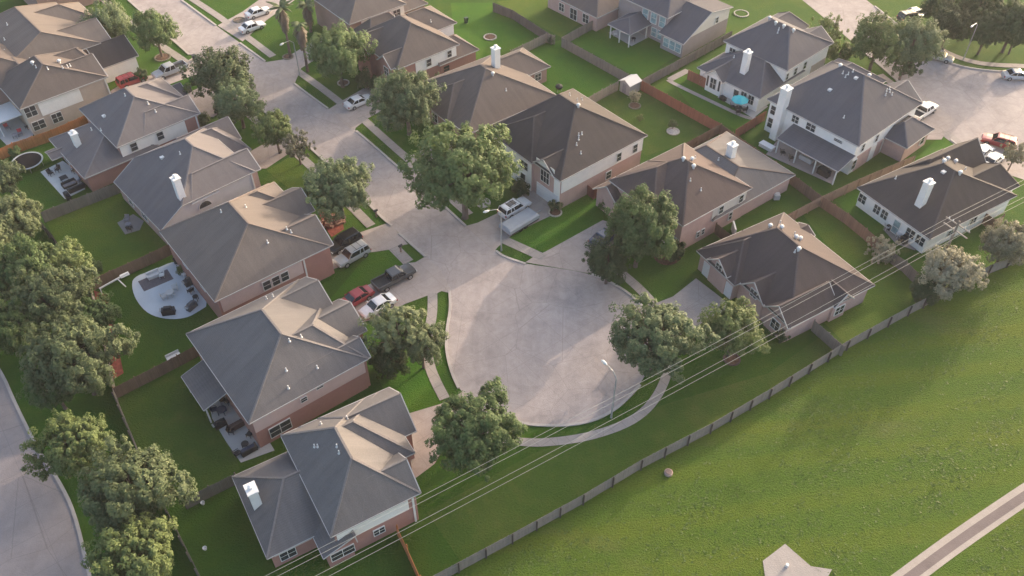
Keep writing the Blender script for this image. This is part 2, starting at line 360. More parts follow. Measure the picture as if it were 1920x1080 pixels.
# patios
drive([(250,520),(285,508),(330,488),(345,500),(395,570),(372,585),(350,597),(315,600),(278,590),(256,565),(247,540)],.06,'patio',plain('painted patio slab',(.50,.55,.60),.7,.06,.6,kind='World'),2)
drive([(392,757),(405,745),(432,742),(470,770),(515,845),(452,868),(425,830),(398,785)],.06,'patio',PATIO,0)
drive([(76,323),(118,302),(140,318),(160,355),(122,374)],.06,'patio',plain('light patio slab',(.52,.54,.54),.7,.08,.8,kind='World'),0)
drive([(0,205),(25,190),(70,225),(60,262),(15,275),(-20,240)],.06,'patio',PATIO,0)
drive([(1345,183),(1375,165),(1440,200),(1412,222)],.06,'patio',PATIO,0)
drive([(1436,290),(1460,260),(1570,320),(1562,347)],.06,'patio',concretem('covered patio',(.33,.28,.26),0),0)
drive([(1141,62),(1184,87),(1215,71),(1180,45)],.06,'patio',PATIO,0)
drive([(1655,430),(1690,412),(1745,448),(1715,470),(1680,458)],.06,'patio',concretem('dull patio',(.22,.21,.20),0),0)
drive([(220,418),(250,402),(270,415),(262,432),(235,440)],.06,'patio',concretem('dull patio',(.22,.21,.20),0),0)
drive([(1058,26),(1085,10),(1140,30),(1105,44)],.06,'patio',PATIO,0)
walk([(1252,150),(1265,158),(1345,196),(1400,222),(1418,222)],.8,.055,WALK,'garden path'); walk([(1255,150),(1290,132)],1.2,.055,WALK,'garden path')
sheet('mulch bed',G([(176,545),(200,552),(232,700),(212,712)]),.03,REDM); sheet('mulch bed',G([(598,398),(640,402),(645,430),(622,445),(605,420)]),.03,REDM)
sheet('mulch bed',smoothline(G([(1225,468),(1245,455),(1280,470),(1275,492),(1248,500),(1225,488)]),True,2),.03,MULCH)
sheet('mulch bed',G([(1440,610),(1468,640),(1490,632),(1480,600)]),.03,MULCH)
# concrete trail with dark middle strip, bottom right of the field
walk([(1560,1190),(1712,1075),(1800,1010),(1935,918),(2100,810)],1.95,.03,concretem('trail edge concrete',(.36,.32,.285),0),'trail')
walk([(1560,1192),(1712,1077),(1800,1012),(1935,920),(2100,812)],.85,.036,concretem('trail middle',(.17,.14,.135),0),'trail')
sheet('concrete pad',G([(1430,1052),(1472,1020),(1520,1062),(1560,1068),(1530,1120),(1440,1120)]),.05,concretem('pad concrete',(.33,.30,.28),0),thick=.2)
# ------------------------------------------------------------------ houses
FASC=plain('fascia',(.46,.44,.43),.6,.08)
SH={'grey':shingle('grey shingle',(.138,.131,.132)),'taupe':shingle('taupe shingle',(.145,.126,.116)),'lav':shingle('slate shingle',(.14,.13,.135)),
 'dark':shingle('charcoal shingle',(.062,.055,.055)),'brown':shingle('brown shingle',(.098,.076,.073)),'mid':shingle('weathered shingle',(.115,.098,.092)),'umber':shingle('umber shingle',(.076,.062,.062)),'blue':shingle('blue grey shingle',(.10,.098,.11))}
BR={'red':brickm('red brick',(.36,.185,.155)),'pink':brickm('pink brick',(.48,.33,.30)),'tan':brickm('tan brick',(.46,.38,.32)),'brn':brickm('brown brick',(.30,.20,.17))}
WARM=sidingm('pinkish siding',(.60,.47,.44)); CREAM=sidingm('cream siding',(.62,.60,.55)); GREYS=sidingm('grey siding',(.60,.59,.62))
CAP=plain('ridge cap',(.23,.20,.19),.9,.15)
class House:
    def __init__(s,label,px,ang,ze,roof,wall,cat='house',name='house',group=None):
        X,Y=g(px[0],px[1],ze); s.X,s.Y,s.a=X,Y,R_(ang)
        s.root=thing(name,(X,Y),s.a,label,cat,group)
        s.rb,s.wb,s.cb=MB(),MB(),MB(); s.rmi=0; s.roof,s.wall=SH[roof],BR[wall] if isinstance(wall,str) and wall in BR else wall
    def uv(s,px,z=0):
        X,Y=g(px[0],px[1],z); dx,dy=X-s.X,Y-s.Y; return (dx*math.cos(s.a)+dy*math.sin(s.a),-dx*math.sin(s.a)+dy*math.cos(s.a))
    def cap(s,a,b,w=.22):
        a=(a[0],a[1],a[2]+.03); b=(b[0],b[1],b[2]+.03); s.cb.bar(a,b,w,.05)
    def poly(s,pts,fascia=None):
        s.rb.face(pts,s.rmi)
        s.rb.face([(p[0],p[1],p[2]-.16) for p in pts][::-1],1)
    def edge(s,a,b,h=.2):
        s.rb.face([(a[0],a[1],a[2]-h),(b[0],b[1],b[2]-h),(b[0],b[1],b[2]),(a[0],a[1],a[2])],1)
        # gutter lip standing proud of the fascia
        s.rb.bar((a[0],a[1],a[2]-.06),(b[0],b[1],b[2]-.06),.10,.11,1)
    def block(s,u0,u1,v0,v1,ze,ax,zr,r0,r1,c=None,walls=True,inset=.42,base=0.,wmat=0):
        """hip / gable roof; ridge along ax from r0 to r1 at height zr; a ridge end on the eave line makes a gable"""
        if ax=='u': f=lambda a,b,z:(a,b,z); A0,A1,B0,B1=u0,u1,v0,v1
        else: f=lambda a,b,z:(b,a,z); A0,A1,B0,B1=v0,v1,u0,u1
        cc=(B0+B1)/2 if c is None else c
        P00,P10,P11,P01=f(A0,B0,ze),f(A1,B0,ze),f(A1,B1,ze),f(A0,B1,ze); Ra,Rb=f(r0,cc,zr),f(r1,cc,zr)
        fl=(ax!='u')
        def add(pts): s.poly(pts[::-1] if fl else pts)
        add([P00,P10,Rb,Ra]); add([P11,P01,Ra,Rb])
        g0=abs(r0-A0)<.25; g1=abs(r1-A1)<.25
        if not g0: add([P01,P00,Ra])
        if not g1: add([P10,P11,Rb])
        for a,b,k in ((P00,P10,1),(P11,P01,1),(P01,P00,not g0),(P10,P11,not g1)):
            if k: s.edge(a,b)
        for gg,a,b,r in ((g0,P01,P00,Ra),(g1,P10,P11,Rb)):
            if gg: s.edge(a,r); s.edge(r,b)
        if math.dist(Ra,Rb)>.3: s.cap(Ra,Rb)
        if not g0: s.cap(Ra,P00); s.cap(Ra,P01)
        if not g1: s.cap(Rb,P10); s.cap(Rb,P11)
        if walls:
            i=inset; q=[f(A0+i,B0+i,0),f(A1-i,B0+i,0),f(A1-i,B1-i,0),f(A0+i,B1-i,0)]
            zt=ze-.06
            for k in range(4):
                a,b=q[k],q[(k+1)%4]; pts=[(a[0],a[1],base-.1 if base==0 else base),(b[0],b[1],base-.1 if base==0 else base),(b[0],b[1],zt),(a[0],a[1],zt)]
                s.wb.face(pts[::-1] if fl else pts,wmat)
            for gg,x,r in ((g0,A0+i,Ra),(g1,A1-i,Rb)):
                if gg: 
                    zz=zr-.14; s.wb.face([f(x,B0+i,zt),f(x,B1-i,zt),f(x,cc,zz)],wmat)
    def panel(s,side,pos,a0,a1,z0,z1,mat,name='siding_panel',t=.07):
        mb=MB()
        if side in 'nf':
            d=-1 if side=='n' else 1; y0,y1=sorted((pos,pos+d*t)); mb.box(a0,a1,y0,y1,z0,z1)
        else:
            d=-1 if side=='w' else 1; x0,x1=sorted((pos,pos+d*t)); mb.box(x0,x1,a0,a1,z0,z1)
        return mb.build(name,mat,s.root)
    def win(s,side,pos,a,z,w=1.,h=1.4,mull=1,name='window',fmat=None,dark=None,arch=False):
        """framed window; side n/w/e/f, pos = wall plane, a = centre along wall, z = sill height"""
        d=-1 if side in 'nw' else 1; mb=MB(); pn=MB(); fw=.06
        def bx(m,x0,x1,o0,o1,z0,z1):
            lo,hi=sorted((pos+d*o0,pos+d*o1))
            if side in 'nf': m.box(x0,x1,lo,hi,z0,z1)
            else: m.box(lo,hi,x0,x1,z0,z1)
        for x0,x1,z0,z1 in ((a-w/2-fw,a-w/2,z-fw,z+h+fw),(a+w/2,a+w/2+fw,z-fw,z+h+fw),(a-w/2,a+w/2,z-fw,z),(a-w/2,a+w/2,z+h,z+h+fw)): bx(mb,x0,x1,-.02,.12,z0,z1)
        for k in range(1,mull): 
            xx=a-w/2+w*k/mull; bx(mb,xx-.03,xx+.03,-.02,.10,z,z+h)
        bx(mb,a-w/2,a+w/2,.0,.095,z+h*.5-.025,z+h*.5+.025)
        bx(pn,a-w/2,a+w/2,.0,.085,z,z+h)
        o=mb.build(name,fmat or WHITE,s.root); pn.build('pane',dark or glass(),o); return o
    def garage(s,side,pos,a,w=2.5,h=2.2):
        d=-1 if side in 'nw' else 1; mb=MB(); n=4
        for k in range(n):
            lo,hi=sorted((pos,pos+d*.09)); z0=h*k/n+.01; z1=h*(k+1)/n-.02
            if side in 'nf': mb.box(a-w/2,a+w/2,lo,hi,z0,z1)
            else: mb.box(lo,hi,a-w/2,a+w/2,z0,z1)
        return mb.build('garage_door',plain('garage door',(.66,.66,.68),.5,.05),s.root)
    def chimney(s,u,v,z0,z1,wu=.95,wv=.95,mat=None):
        mb=MB().box(u-wu/2,u+wu/2,v-wv/2,v+wv/2,z0,z1-.12); c=mb.build('chimney',mat or STUCCO,s.root)
        k=MB().box(u-wu/2-.1,u+wu/2+.1,v-wv/2-.1,v+wv/2+.1,z1-.12,z1+.03); k.lathe([(.2,z1+.03),(.2,z1+.3),(.3,z1+.32),(.3,z1+.42),(.05,z1+.5)],10,u,v); k.build('chimney_cap',plain('chimney cap',(.75,.75,.74),.4,.05),c)
        return c
    def vents(s,L):
        """L: list of (u,v,z,kind)"""
        for u,v,z,k in L:
            mb=MB()
            if k=='p': mb.tube([(u,v,z-.15),(u,v,z+.45)],.07,7); mb.lathe([(.16,z-.02),(.08,z+.1)],8,u,v)
            elif k=='t': mb.lathe([(.16,z-.1),(.16,z+.2),(.27,z+.28),(.3,z+.42),(.2,z+.56),(.05,z+.6)],10,u,v)
            else: mb.box(u-.25,u+.25,v-.25,v+.25,z-.1,z+.18)
            mb.build('roof_vent',plain('vent metal',(.62,.62,.62),.45,.1),s.root)
    def post(s,u,v,z,wd=.16,name='porch_post'): return MB().box(u-wd/2,u+wd/2,v-wd/2,v+wd/2,-.05,z).build(name,WHITE,s.root)
    def zroof(s,u,v):
        """height of the highest roof plane over (u,v)"""
        best=0
        for f,m in zip(s.rb.f,s.rb.m):
            if m==1 or len(f)<3: continue
            P=[s.rb.v[i] for i in f]; a,b,c=[np.array(p) for p in (P[0],P[1],P[2])]
            n=np.cross(b-a,c-a)
            if abs(n[2])<1e-6: continue
            ins=True;sg=0
            for i in range(len(P)):
                x0,y0=P[i][:2];x1,y1=P[(i+1)%len(P)][:2]; cr=(x1-x0)*(v-y0)-(y1-y0)*(u-x0)
                if abs(cr)<1e-9: continue
                if sg==0: sg=1 if cr>0 else -1
                elif cr*sg<0: ins=False;break
            if ins: best=max(best,a[2]-((u-a[0])*n[0]+(v-a[1])*n[1])/n[2])
        return best
    def rvent(s,px,k='p'):
        z=7.
        for _ in range(6):
            u,v=s.uv(px,z); zz=s.zroof(u,v)
            if zz==0: break
            z=.5*z+.5*zz
        u,v=s.uv(px,z); zz=s.zroof(u,v)
        if zz>0: s.vents([(u,v,zz,k)])
    def done(s,wmats=None):
        s.rb.build('roof',[s.roof,FASC,SH['grey']],s.root); s.wb.build('wall',wmats or s.wall,s.root); s.cb.build('ridge_cap',plain('cap '+s.roof.name,tuple(x*1.22 for x in {'grey shingle':(.145,.132,.128),'taupe shingle':(.155,.125,.108),'slate shingle':(.14,.13,.135),'charcoal shingle':(.062,.055,.055),'brown shingle':(.095,.075,.07),'weathered shingle':(.115,.098,.092),'umber shingle':(.076,.062,.062),'blue grey shingle':(.10,.098,.11)}[s.roof.name]),.9,.15),s.root)
        return s.root
OFF=.06
# A5
H=House('two storey house with taupe roof left of the street, beside the round pale patio',(402.5,566),38.8,5.1,'taupe','red')
H.block(0,15.3,0,15.8,5.1,'v',8.9,5.7,10.8,c=8.0); H.block(3,15.8,OFF,7.4,5.06,'u',7.4,5,15.8); H.block(4,16.0,9.4,15.75,5.06,'u',7.3,6,12.4); H.block(6,17.3,7.2,13.2,5.04,'u',6.9,8,17.3)
H.panel('n',.42,.7,11.4,2.6,5.0,WARM); 
for a in (6.5,7.7,8.9): H.win('n',.35,a,2.9,.95,1.3)
H.win('w',.42,5,3.1,1.2,1.4,2); H.win('w',.42,10,3.1,1.2,1.4,2); H.garage('e',15.38,3.8,4.8)
for q in ((461,389),(415,398),(538,430),(502,455),(546,436),(529,496)): H.rvent(q)
H.panel('n',.42,11.6,11.8,0,5.,WHITE,'downspout',.1); H.done()
# A6
H=House('two storey house with grey brown roof and pink wall band, left of the turning circle',(466.6,795),38,5.1,'grey','red')
H.block(0,14.1,0,15.6,5.1,'v',9.0,5.5,9.9,c=7.3); H.block(5,14.15,OFF,10.2,5.06,'u',8.4,7,10.7); H.block(6,14.5,OFF*2,4.1,5.03,'u',6.5,8,14.5); H.block(7,16.2,3.7,9.9,5.05,'u',7.1,9,16.2); H.block(6,15.0,8.3,15.55,5.04,'u',7.3,8,15.0)
H.panel('n',.42,.45,13.7,2.75,5.0,WARM); H.win('n',.42,3.0,.7,2.4,1.5,2); H.win('n',.35,6.2,3.6,.7,.6); H.win('n',.35,8.2,4.3,.8,.4); H.win('w',.42,4,3.1,1.2,1.3,2); H.win('w',.42,10,3.1,1.2,1.3,2); H.garage('e',13.68,6,4.6)
for q,k in (((543,640),'p'),((565,632),'p'),((537,695),'p'),((595,690),'p'),((541,728),'p'),((500,560),'p'),((512,556),'p')): H.rvent(q,k)
H.block(-2.6,.6,6.5,12.4,2.7,'v',3.6,6.5,12.4,c=.55,walls=False); 
for v in (6.8,12.1): H.post(-2.3,v,2.7)
H.done()
# A7
H=House('nearest house at the bottom edge, white siding strip and white chimney on low rear wing',(620,1007.5),30.6,5.1,'grey','red')
H.block(0,9.15,0,13.1,5.1,'v',8.7,4.5,8.5,c=4.5); H.block(3,9.2,OFF,5.5,5.06,'u',7.2,5,9.2); H.block(2,10.7,4.4,13.15,5.07,'u',8.1,4,6.4); H.block(4,12.0,6.7,13.2,5.04,'u',7.6,6,12.0)
H.block(-5.7,2,2.3,12.6,2.8,'u',5.2,-1.5,1.5,c=8.1); H.block(-1.2,2.2,-.3,4.0,2.75,'v',3.9,-.3,4.0,c=2.1)
H.panel('n',.42,.6,7.9,2.7,5.0,STUCCO); H.win('n',.42,4.6,1.1,1.1,.9,2); H.win('n',.12,.7,.9,2.3,1.2,2,fmat=WHITE); H.win('n',2.72,-3.8,.7,1.5,1.3,2); H.panel('n',2.72,-5.,-1.3,1.9,2.7,WARM,'siding_panel'); H.panel('n',.42,8.3,8.5,0,5.,WHITE,'downspout',.1)
H.chimney(-4.6,8.1,2.5,5.9,.9,1.2); H.garage('e',11.58,10,4.4)
for q in ((651,785),(590,838),(596,838),(632,838),(636,850),(602,795)): H.rvent(q)
H.done()
# A4
H=House('blue grey roofed house with pale side wall, dark arched window and white chimney',(301.1,432.2),42.5,3.0,'lav','pink')
a,b,c,d,e,f=(0,0,2.95),(0,13.8,2.95),(3.6,0,5.1),(14.4,0,5.1),(14.4,13.8,5.1),(3.6,13.8,5.1); R1,R2=(9.3,6,8.6),(9.3,8.0,8.6)
H.poly([a,c,R1,R2,f,b][::-1]); H.poly([c,d,R1]); H.poly([d,e,R2,R1]); H.poly([e,f,R2]); H.edge(b,a); H.edge(a,c); H.edge(c,d); H.edge(d,e); H.edge(e,f); H.edge(f,b)
for p,q in ((R1,R2),(R1,d),(R2,e),(R1,c),(R2,f)): H.cap(p,q)
i=.3
H.wb.face([(i,i,-.1),(14,i,-.1),(14,i,5.0),(3.6,i,5.0),(i,i,3.0)],1); H.wb.face([(14,i,-.1),(14,13.4,-.1),(14,13.4,5.),(14,i,5.)]); H.wb.face([(14,13.4,-.1),(i,13.4,-.1),(i,13.4,3.),(3.6,13.4,5.),(14,13.4,5.)]); H.wb.face([(i,13.4,-.1),(i,i,-.1),(i,i,2.85),(i,13.4,2.85)])
H.block(5,15.3,OFF,5.7,5.05,'u',6.9,7,15.3); H.block(8,17.8,7.6,15.2,3.,'u',6.2,9,14.4); H.block(9,18.2,11,16.5,2.95,'u',5.3,10,18.2)
mb=MB(); aw=MB()
pts=[(6.6+.95*math.cos(t),.27,3.1+1.0*math.sin(t)) for t in np.linspace(0,math.pi,13)]
aw.face([(p[0],.19,p[2]) for p in pts]); n=len(pts)
for k in range(n-1): mb.bar(pts[k],pts[k+1],.2,.12)
mb.bar(pts[0],pts[-1],.2,.14); mb.box(4.9,8.9,-.05,.3,4.5,4.66)
o=mb.build('arched_window',GREYS,H.root); aw.build('pane',glass(),o)
H.chimney(4.3,1.2,4.6,8.6,.9,.9,plain('bright chimney',(.74,.74,.76),.45,.05)); H.win('w',.3,6,1.,1.6,1.4,2); H.win('w',.3,10,1.,1.2,1.4,2); H.panel('n',.3,13.75,13.95,0,5.,WHITE,'downspout',.1)
for q,k in (((304,296),'b'),((338,289),'p'),((408,341),'p'),((450,362),'p')): H.rvent(q,k)
H.done([H.wall,GREYS])
# A3
H=House('slate roofed house with two-window white side wall, between trampoline yard and street',(218.9,276.7),42,5.15,'lav','red')
H.block(0,12.6,0,12.8,5.15,'v',8.4,5.1,8.1,c=6.0); H.block(4,12.8,OFF,5.4,5.1,'u',6.9,6,12.8); H.block(4,13,4.9,12.75,5.12,'u',7.4,6,9.4); H.block(8,14.6,6.4,13.4,2.8,'u',4.9,9,14.6)
H.block(-5.6,5.6,-.3,12.2,2.8,'v',5.0,4.2,8.3,c=0)
H.panel('n',.42,.42,10.3,2.6,5.05,STUCCO); H.win('n',.35,2.3,3.4,.95,1.2); H.win('n',.35,6.3,3.4,.95,1.2); H.panel('n',.42,12.0,12.2,0,5.,WHITE,'downspout',.1); H.garage('e',14.1,10,4.4)
H.chimney(-3.3,6.6,3,5.7,.85,1.0); H.win('w',-5.2,8,.8,1.6,1.3,2); H.block(-7.2,-5,7.2,9.8,2.6,'u',3.0,-7.2,-5,walls=False)
for q in ((235,180),(172,244),(190,245),(278,195),(292,210),(318,224),(257,251),(197,219)): H.rvent(q)
H.rvent((195,218),'b'); H.done()
# A2
H=House('dark brown roofed house with white siding strip beside the orange fence, upper left',(37,205),42,5.15,'mid','tan')
H.block(0,13.4,0,10.9,5.15,'v',8.4,4.0,7.2,c=6.2); H.block(5,13.5,OFF,7.8,5.1,'u',7.4,7,13.5); H.block(5,13.8,4.6,10.85,5.12,'u',7.2,8,12.4); H.block(0,8,2.4,14,5.,'v',6.9,4,12,c=4)
H.panel('n',.42,2.6,8.9,2.6,5.05,STUCCO); H.win('n',.42,4.4,.8,1.5,1.5,2); H.win('n',.42,1.3,3.2,1.6,1.6,2); H.win('n',.42,1.6,.8,1.8,1.4,2); H.panel('n',.42,12.9,13.1,0,5.,WHITE,'downspout',.12)
for q,k in (((57,112),'p'),((62,121),'t'),((68,127),'p'),((112,118),'t'),((90,130),'p'),((118,128),'p'),((127,126),'p'),((132,124),'p')): H.rvent(q,k)
H.done()
H2=House('charcoal gabled garage with white side wall behind the red car',(191.5,129),42,2.9,'dark',STUCCO,'garage','garage')
H2.block(-.3,6.2,0,7.6,2.9,'u',5.1,-.3,6.2); H2.garage('e',5.78,3.8,4.4); H2.rvent((183,112),'t'); H2.done()
# A1
H=House('large brown roofed house in the top left corner with one long bright ridge',(0,128),42,5.15,'taupe','brn')
H.block(-2,15,-3,15.5,5.15,'v',8.3,0.5,11.5,c=7.8); H.block(4,16.8,-2.9,5.6,5.1,'u',7.2,6,16.8); H.block(4,18,6,13,5.1,'u',7.4,6,14)
for q in ((10,97),(9,75),(14,47)): H.rvent(q)
H.win('e',16.3,1.5,3,1.2,1.3,2); H.done()
H=House('brown roofed house cut off by the left edge beside the top left house',(-70,190),42,5.15,'mid','brn')
H.block(0,13,0,12,5.15,'v',8.3,5,8); H.win('n',.42,4,3,1.2,1.3,2); H.win('n',.42,9,3,1.2,1.3,2); H.done()
# A0 beyond top left
H=House('house roof at the top edge between the corner house and the street trees',(60,-10),42,5.1,'taupe','brn'); H.block(0,14,0,13,5.1,'v',8.3,5,8.5); H.win('n',.42,4,3,1.2,1.3,2); H.done()
# B4
H=House('white house with very dark hip roof, white car and covered trailer in front',(1050.8,340.2),39.5,5.35,'dark','pink')
H.block(0,16.5,0,15.6,5.35,'v',9.7,7.4,10.8,c=9.2); H.block(-.35,10,5.5,15.3,5.3,'u',8.3,4.2,8); H.block(-.1,5,1.2,5.7,5.32,'u',7.0,-.1,5)
H.panel('n',.42,.6,16.1,2.75,5.25,STUCCO); H.win('n',.35,11.3,3.2,.85,1.3); H.win('n',.35,14.5,3.2,.85,1.3); H.win('n',.42,9.6,.9,.95,1.2)
H.panel('w',.42,.45,5.2,-.05,5.25,STUCCO); H.panel('w',.07,5.95,14.85,-.05,5.2,STUCCO); H.win('w',.35,3.4,3.0,1.7,1.9,3); H.garage('w',.35,2.9,4.3); H.win('w',0,7.4,3.1,1.6,1.3,2); H.win('w',0,7.6,.2,1.0,2.,1,dark=glass()); H.panel('w',.28,1.5,5.2,5.4,6.2,STUCCO,t=.04)
for q,k in (((1084,203),'t'),((1082,191),'p'),((1091,188),'p'),((1068,181),'p'),((1085,254),'p'),((1091,252),'p'),((1085,262),'p'),((1089,288),'p'),((1081,272),'p'),((1110,301),'p'),((1157,276),'p')): H.rvent(q,k)
H.done()
# B5
H=House('brown roofed house behind the leafy tree, with a pale low rear wing and white chimney',(1280.5,424.2),37,5.1,'brown','pink')
H.block(0,12.8,0,12.6,5.1,'v',8.7,6.0,7.0,c=6.4); H.block(-1.2,6,4.,12.7,5.06,'u',7.9,3,5); H.rmi=2; H.block(6,22.3,OFF,12.9,2.85,'v',5.7,3.8,9.8,c=14.2); H.rmi=0
H.block(-2.2,4,9.5,14.6,2.9,'u',4.9,-2.2,4)
H.panel('n',.42,6.0,12.35,2.75,5.0,CREAM); H.win('n',.35,7.5,3.2,.8,1.2); H.win('n',.35,11.3,3.2,.8,1.2); H.win('n',.42,3.8,1.,.5,.9); H.win('n',.42,4.7,1.,.5,.9); H.win('n',.42,9.9,.9,.6,1.2); H.garage('w',.42,2.0,2.8)
H.chimney(15.4,6.4,4.5,7.3,.95,1.0)
for q,k in (((1281,301),'t'),((1297,303),'t'),((1300,315),'t'),((1303,297),'p'),((1294,339),'p'),((1314,357),'p'),((1321,391),'t'),((1347,300),'p'),((1372,364),'p')): H.rvent(q,k)
H.done()
# B6
H=House('dark roofed brick house on the turning circle with two white garage doors',(1488.9,611.1),30.5,3.1,'umber','pink')
H.block(-.6,13.1,0,15.8,3.1,'v',7.4,6.9,10.6,c=6.0); H.block(-1.5,6,8.6,15.85,3.05,'u',5.8,2.4,5); H.block(-.9,7,OFF,4.2,3.07,'u',5.0,-.9,7); H.block(-.8,6,4.4,8.5,3.04,'u',5.1,-.8,6); H.block(-1.7,3.5,9.9,13.7,3.4,'u',5.0,-1.7,3.5); H.block(6.2,9.4,-.3,3,3.05,'v',4.6,-.3,3)
H.win('w',-1.28,11.8,2.9,1.0,1.0,2); H.garage('w',-1.08,10.4,2.5); H.garage('w',-1.08,13.3,2.5); H.win('w',-.38,6.4,2.5,1.,1.1,2); H.win('w',-.48,2.1,.9,1.3,1.4,2); H.win('n',.12,7.8,.9,1.4,1.3,2)
H.panel('w',-1.1,9.5,13.9,2.4,3.0,WARM,t=.05); H.block(10.6,13.6,10.5,13.5,2.9,'u',3.6,10.6,13.6)
for q,k in (((1444,425),'t'),((1463,417),'p'),((1465,429),'t'),((1490,438),'p'),((1492,447),'t'),((1500,449),'t'),((1497,470),'t'),((1490,473),'p'),((1395,510),'p')): H.rvent(q,k)
H.done()
# B3
H=House('single storey brown hip roofed house with white chimney on its ridge, behind street trees',(838.3,229),37,3.0,'mid','brn')
H.block(.5,17.6,-4.4,11.6,3.0,'v',7.0,3.2,4.6,c=9.5); H.block(0,8,.06,9.1,2.95,'u',5.6,4.5,7); H.block(12,22.3,3.2,10.6,2.8,'u',5.0,15,18.8); H.chimney(12.4,4.6,5.5,8.9,1.0,1.0); H.win('w',.42,4,.8,1.4,1.4,2); H.win('n',3.62,20,.9,1.2,1.2,2); H.garage('w',.42,6.9,2.6)
for q,k in (((924,141),'t'),((949,170),'p'),((990,189),'p')): H.rvent(q,k)
H.done()
# B2
H=House('grey hip roofed two storey house with brick front gables and white upper side wall',(744.4,130.4),39.5,5.15,'mid','red')
H.block(0,12.2,0,13.2,5.15,'v',8.7,5.2,8.2,c=6.6); H.block(-.7,5,.7,4.7,5.1,'u',6.7,-.7,5); H.block(-.9,6,6.8,11.8,5.12,'u',7.2,-.9,6); H.block(1.2,9,9.8,15,5.08,'u',7.5,3.6,7); H.block(8,16.2,6.0,13.6,5.1,'u',7.5,9,12.4); H.block(8,16.1,-.05,6.3,2.8,'u',5.0,9,13.3)
H.panel('n',.42,3.7,11.75,2.8,5.05,STUCCO); H.win('n',.35,6.2,3.3,.9,1.2); H.win('n',.35,10.3,3.4,.8,1.1); H.win('n',.42,9.6,1.0,1.1,1.0,fmat=BR['red']); H.panel('n',6.42,12.5,15.7,3.,5.,STUCCO); H.win('w',-.28,2.7,3.0,1.2,1.4,2); H.win('w',-.48,9.2,3.0,1.,1.3); H.garage('w',.42,3.4,4)
for q,k in (((808,41),'p'),((740,33),'p'),((748,30),'p')): H.rvent(q,k)
H.done()
# B1
H=House('brown roofed house at the top edge with white upper side wall behind the palms',(655,46),39.5,5.15,'taupe','brn')
H.block(0,11.5,0,13,5.15,'v',8.5,5,8); H.panel('n',.42,2.5,11.2,2.8,5.05,STUCCO); H.win('n',.35,4.5,3.2,1.2,1.2,2); H.win('n',.35,7,4.0,.9,.5); H.win('n',.35,9.6,3.3,1.4,1.2,2); H.block(9,17,1.5,10,2.85,'u',5.0,10,14); H.done()
# C1
H=House('house at the top edge with a small slab patio and brick rear wall',(1112,30),43,2.9,'mid','pink')
H.block(0,13,-1,12,2.9,'v',6.2,5,7); H.win('w',.42,2,.7,1.4,1.6,2); H.win('w',.42,5,.2,1.6,2.,2); H.win('w',.42,8,.7,1.2,1.4,2); H.done()
# C2
H=House('grey brick house with covered corner patio and three tall rear windows, top of picture',(1281.7,83.3),43,2.85,'blue',brickm('grey brick',(.27,.24,.245)))
H.block(1.2,12.5,4.8,16.5,5.25,'v',8.4,9,12); 
a,b,c,d=(0,0,2.85),(6.8,0,6.2),(6.8,5.4,6.2),(0,5.4,2.85); e,f=(13,0,5.),(13,5.4,5.)
H.poly([a,b,c,d][::-1][::-1]); H.poly([b,e,f,c]); H.edge(d,a); H.edge(a,b); H.edge(b,e); H.cap(b,c)
H.wb.face([(.35,.35,-.1),(12.6,.35,-.1),(12.6,.35,4.9),(6.8,.35,5.95),(.35,.35,2.75)]); H.wb.face([(.35,5,-.1),(.35,.35,-.1),(.35,.35,2.75),(.35,5,2.75)]); H.wb.face([(12.6,.35,-.1),(12.6,5,-.1),(12.6,5,4.9),(12.6,.35,4.9)])
mb=MB(); mb.face([(1.6,.28,3.25),(12.5,.28,3.0),(12.5,.28,4.85),(6.8,.28,5.9)]); mb.build('siding_panel',CREAM,H.root)
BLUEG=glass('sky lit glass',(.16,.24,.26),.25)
for v in (6.1,8.0,9.9): H.win('w',1.62,v,3.0,1.2,1.9,dark=BLUEG,fmat=WHITE)
for v in (1.2,2.5,3.8): H.win('w',.35,v,.8,1.1,1.5,dark=BLUEG)
for v in (6.2,7.6): H.win('w',1.62,v,.7,1.1,1.5,dark=BLUEG)
H.win('n',.28,9,3.4,.7,1.); H.block(-3.9,2.2,8.4,13.6,2.65,'u',4.0,-1.4,2.2,walls=False)
for u,v in ((-3.5,8.8),(-3.5,13.1),(-3.5,11),(1,8.8)): H.post(u,v,2.6)
H.rvent((1285,42),'t'); H.done()
# C3
H=House('white house with blue grey roof, arched bay window and a turquoise patio parasol behind it',(1476.7,132.8),42.5,5.35,'blue',STUCCO)
H.block(0,12.6,0,12.4,5.35,'v',8.7,4.8,7.8,c=6.1); H.block(5,12.9,OFF,5.8,5.3,'u',7.1,7,12.9); H.block(9,18.8,7.9,14.4,2.85,'u',5.1,10,16.5); H.block(-6,6,.2,12.5,2.85,'v',5.3,4.2,8.3,c=0)
H.block(-6.8,-1,6.8,10.6,2.87,'u',4.4,-6.8,-1)
H.win('w',-6.4,8.7,.9,1.1,1.8,2); 
for v in (7.55,9.85): H.panel('w',-6.38,v-.16,v+.16,.9,2.7,plain('dark shutter',(.03,.035,.04),.5,.1),'shutter',.06)
H.win('w',-5.58,1.9,.9,1.,1.5,2); H.win('w',-5.58,3.3,.9,1.,1.5,2); H.win('w',-5.58,4.7,.1,.9,2.0); H.win('w',.42,10.6,3.2,1.1,1.4,2); H.win('n',.42,3.2,3.2,.8,1.2); H.win('n',.42,1.0,3.2,.6,1.1); H.win('n',.42,5.8,3.2,.8,1.2); H.panel('n',.42,8.2,12.2,0,2.7,BR['tan'],'brick_panel')
H.chimney(-3.2,5.6,3.5,7.5,.95,.95)
for q,k in (((1442,38),'t'),((1454,46),'t'),((1469,52),'t'),((1487,60),'t'),((1460,56),'p'),((1458,62),'p'),((1376,108),'p'),((1374,129),'p'),((1373,141),'p')): H.rvent(q,k)
H.done()
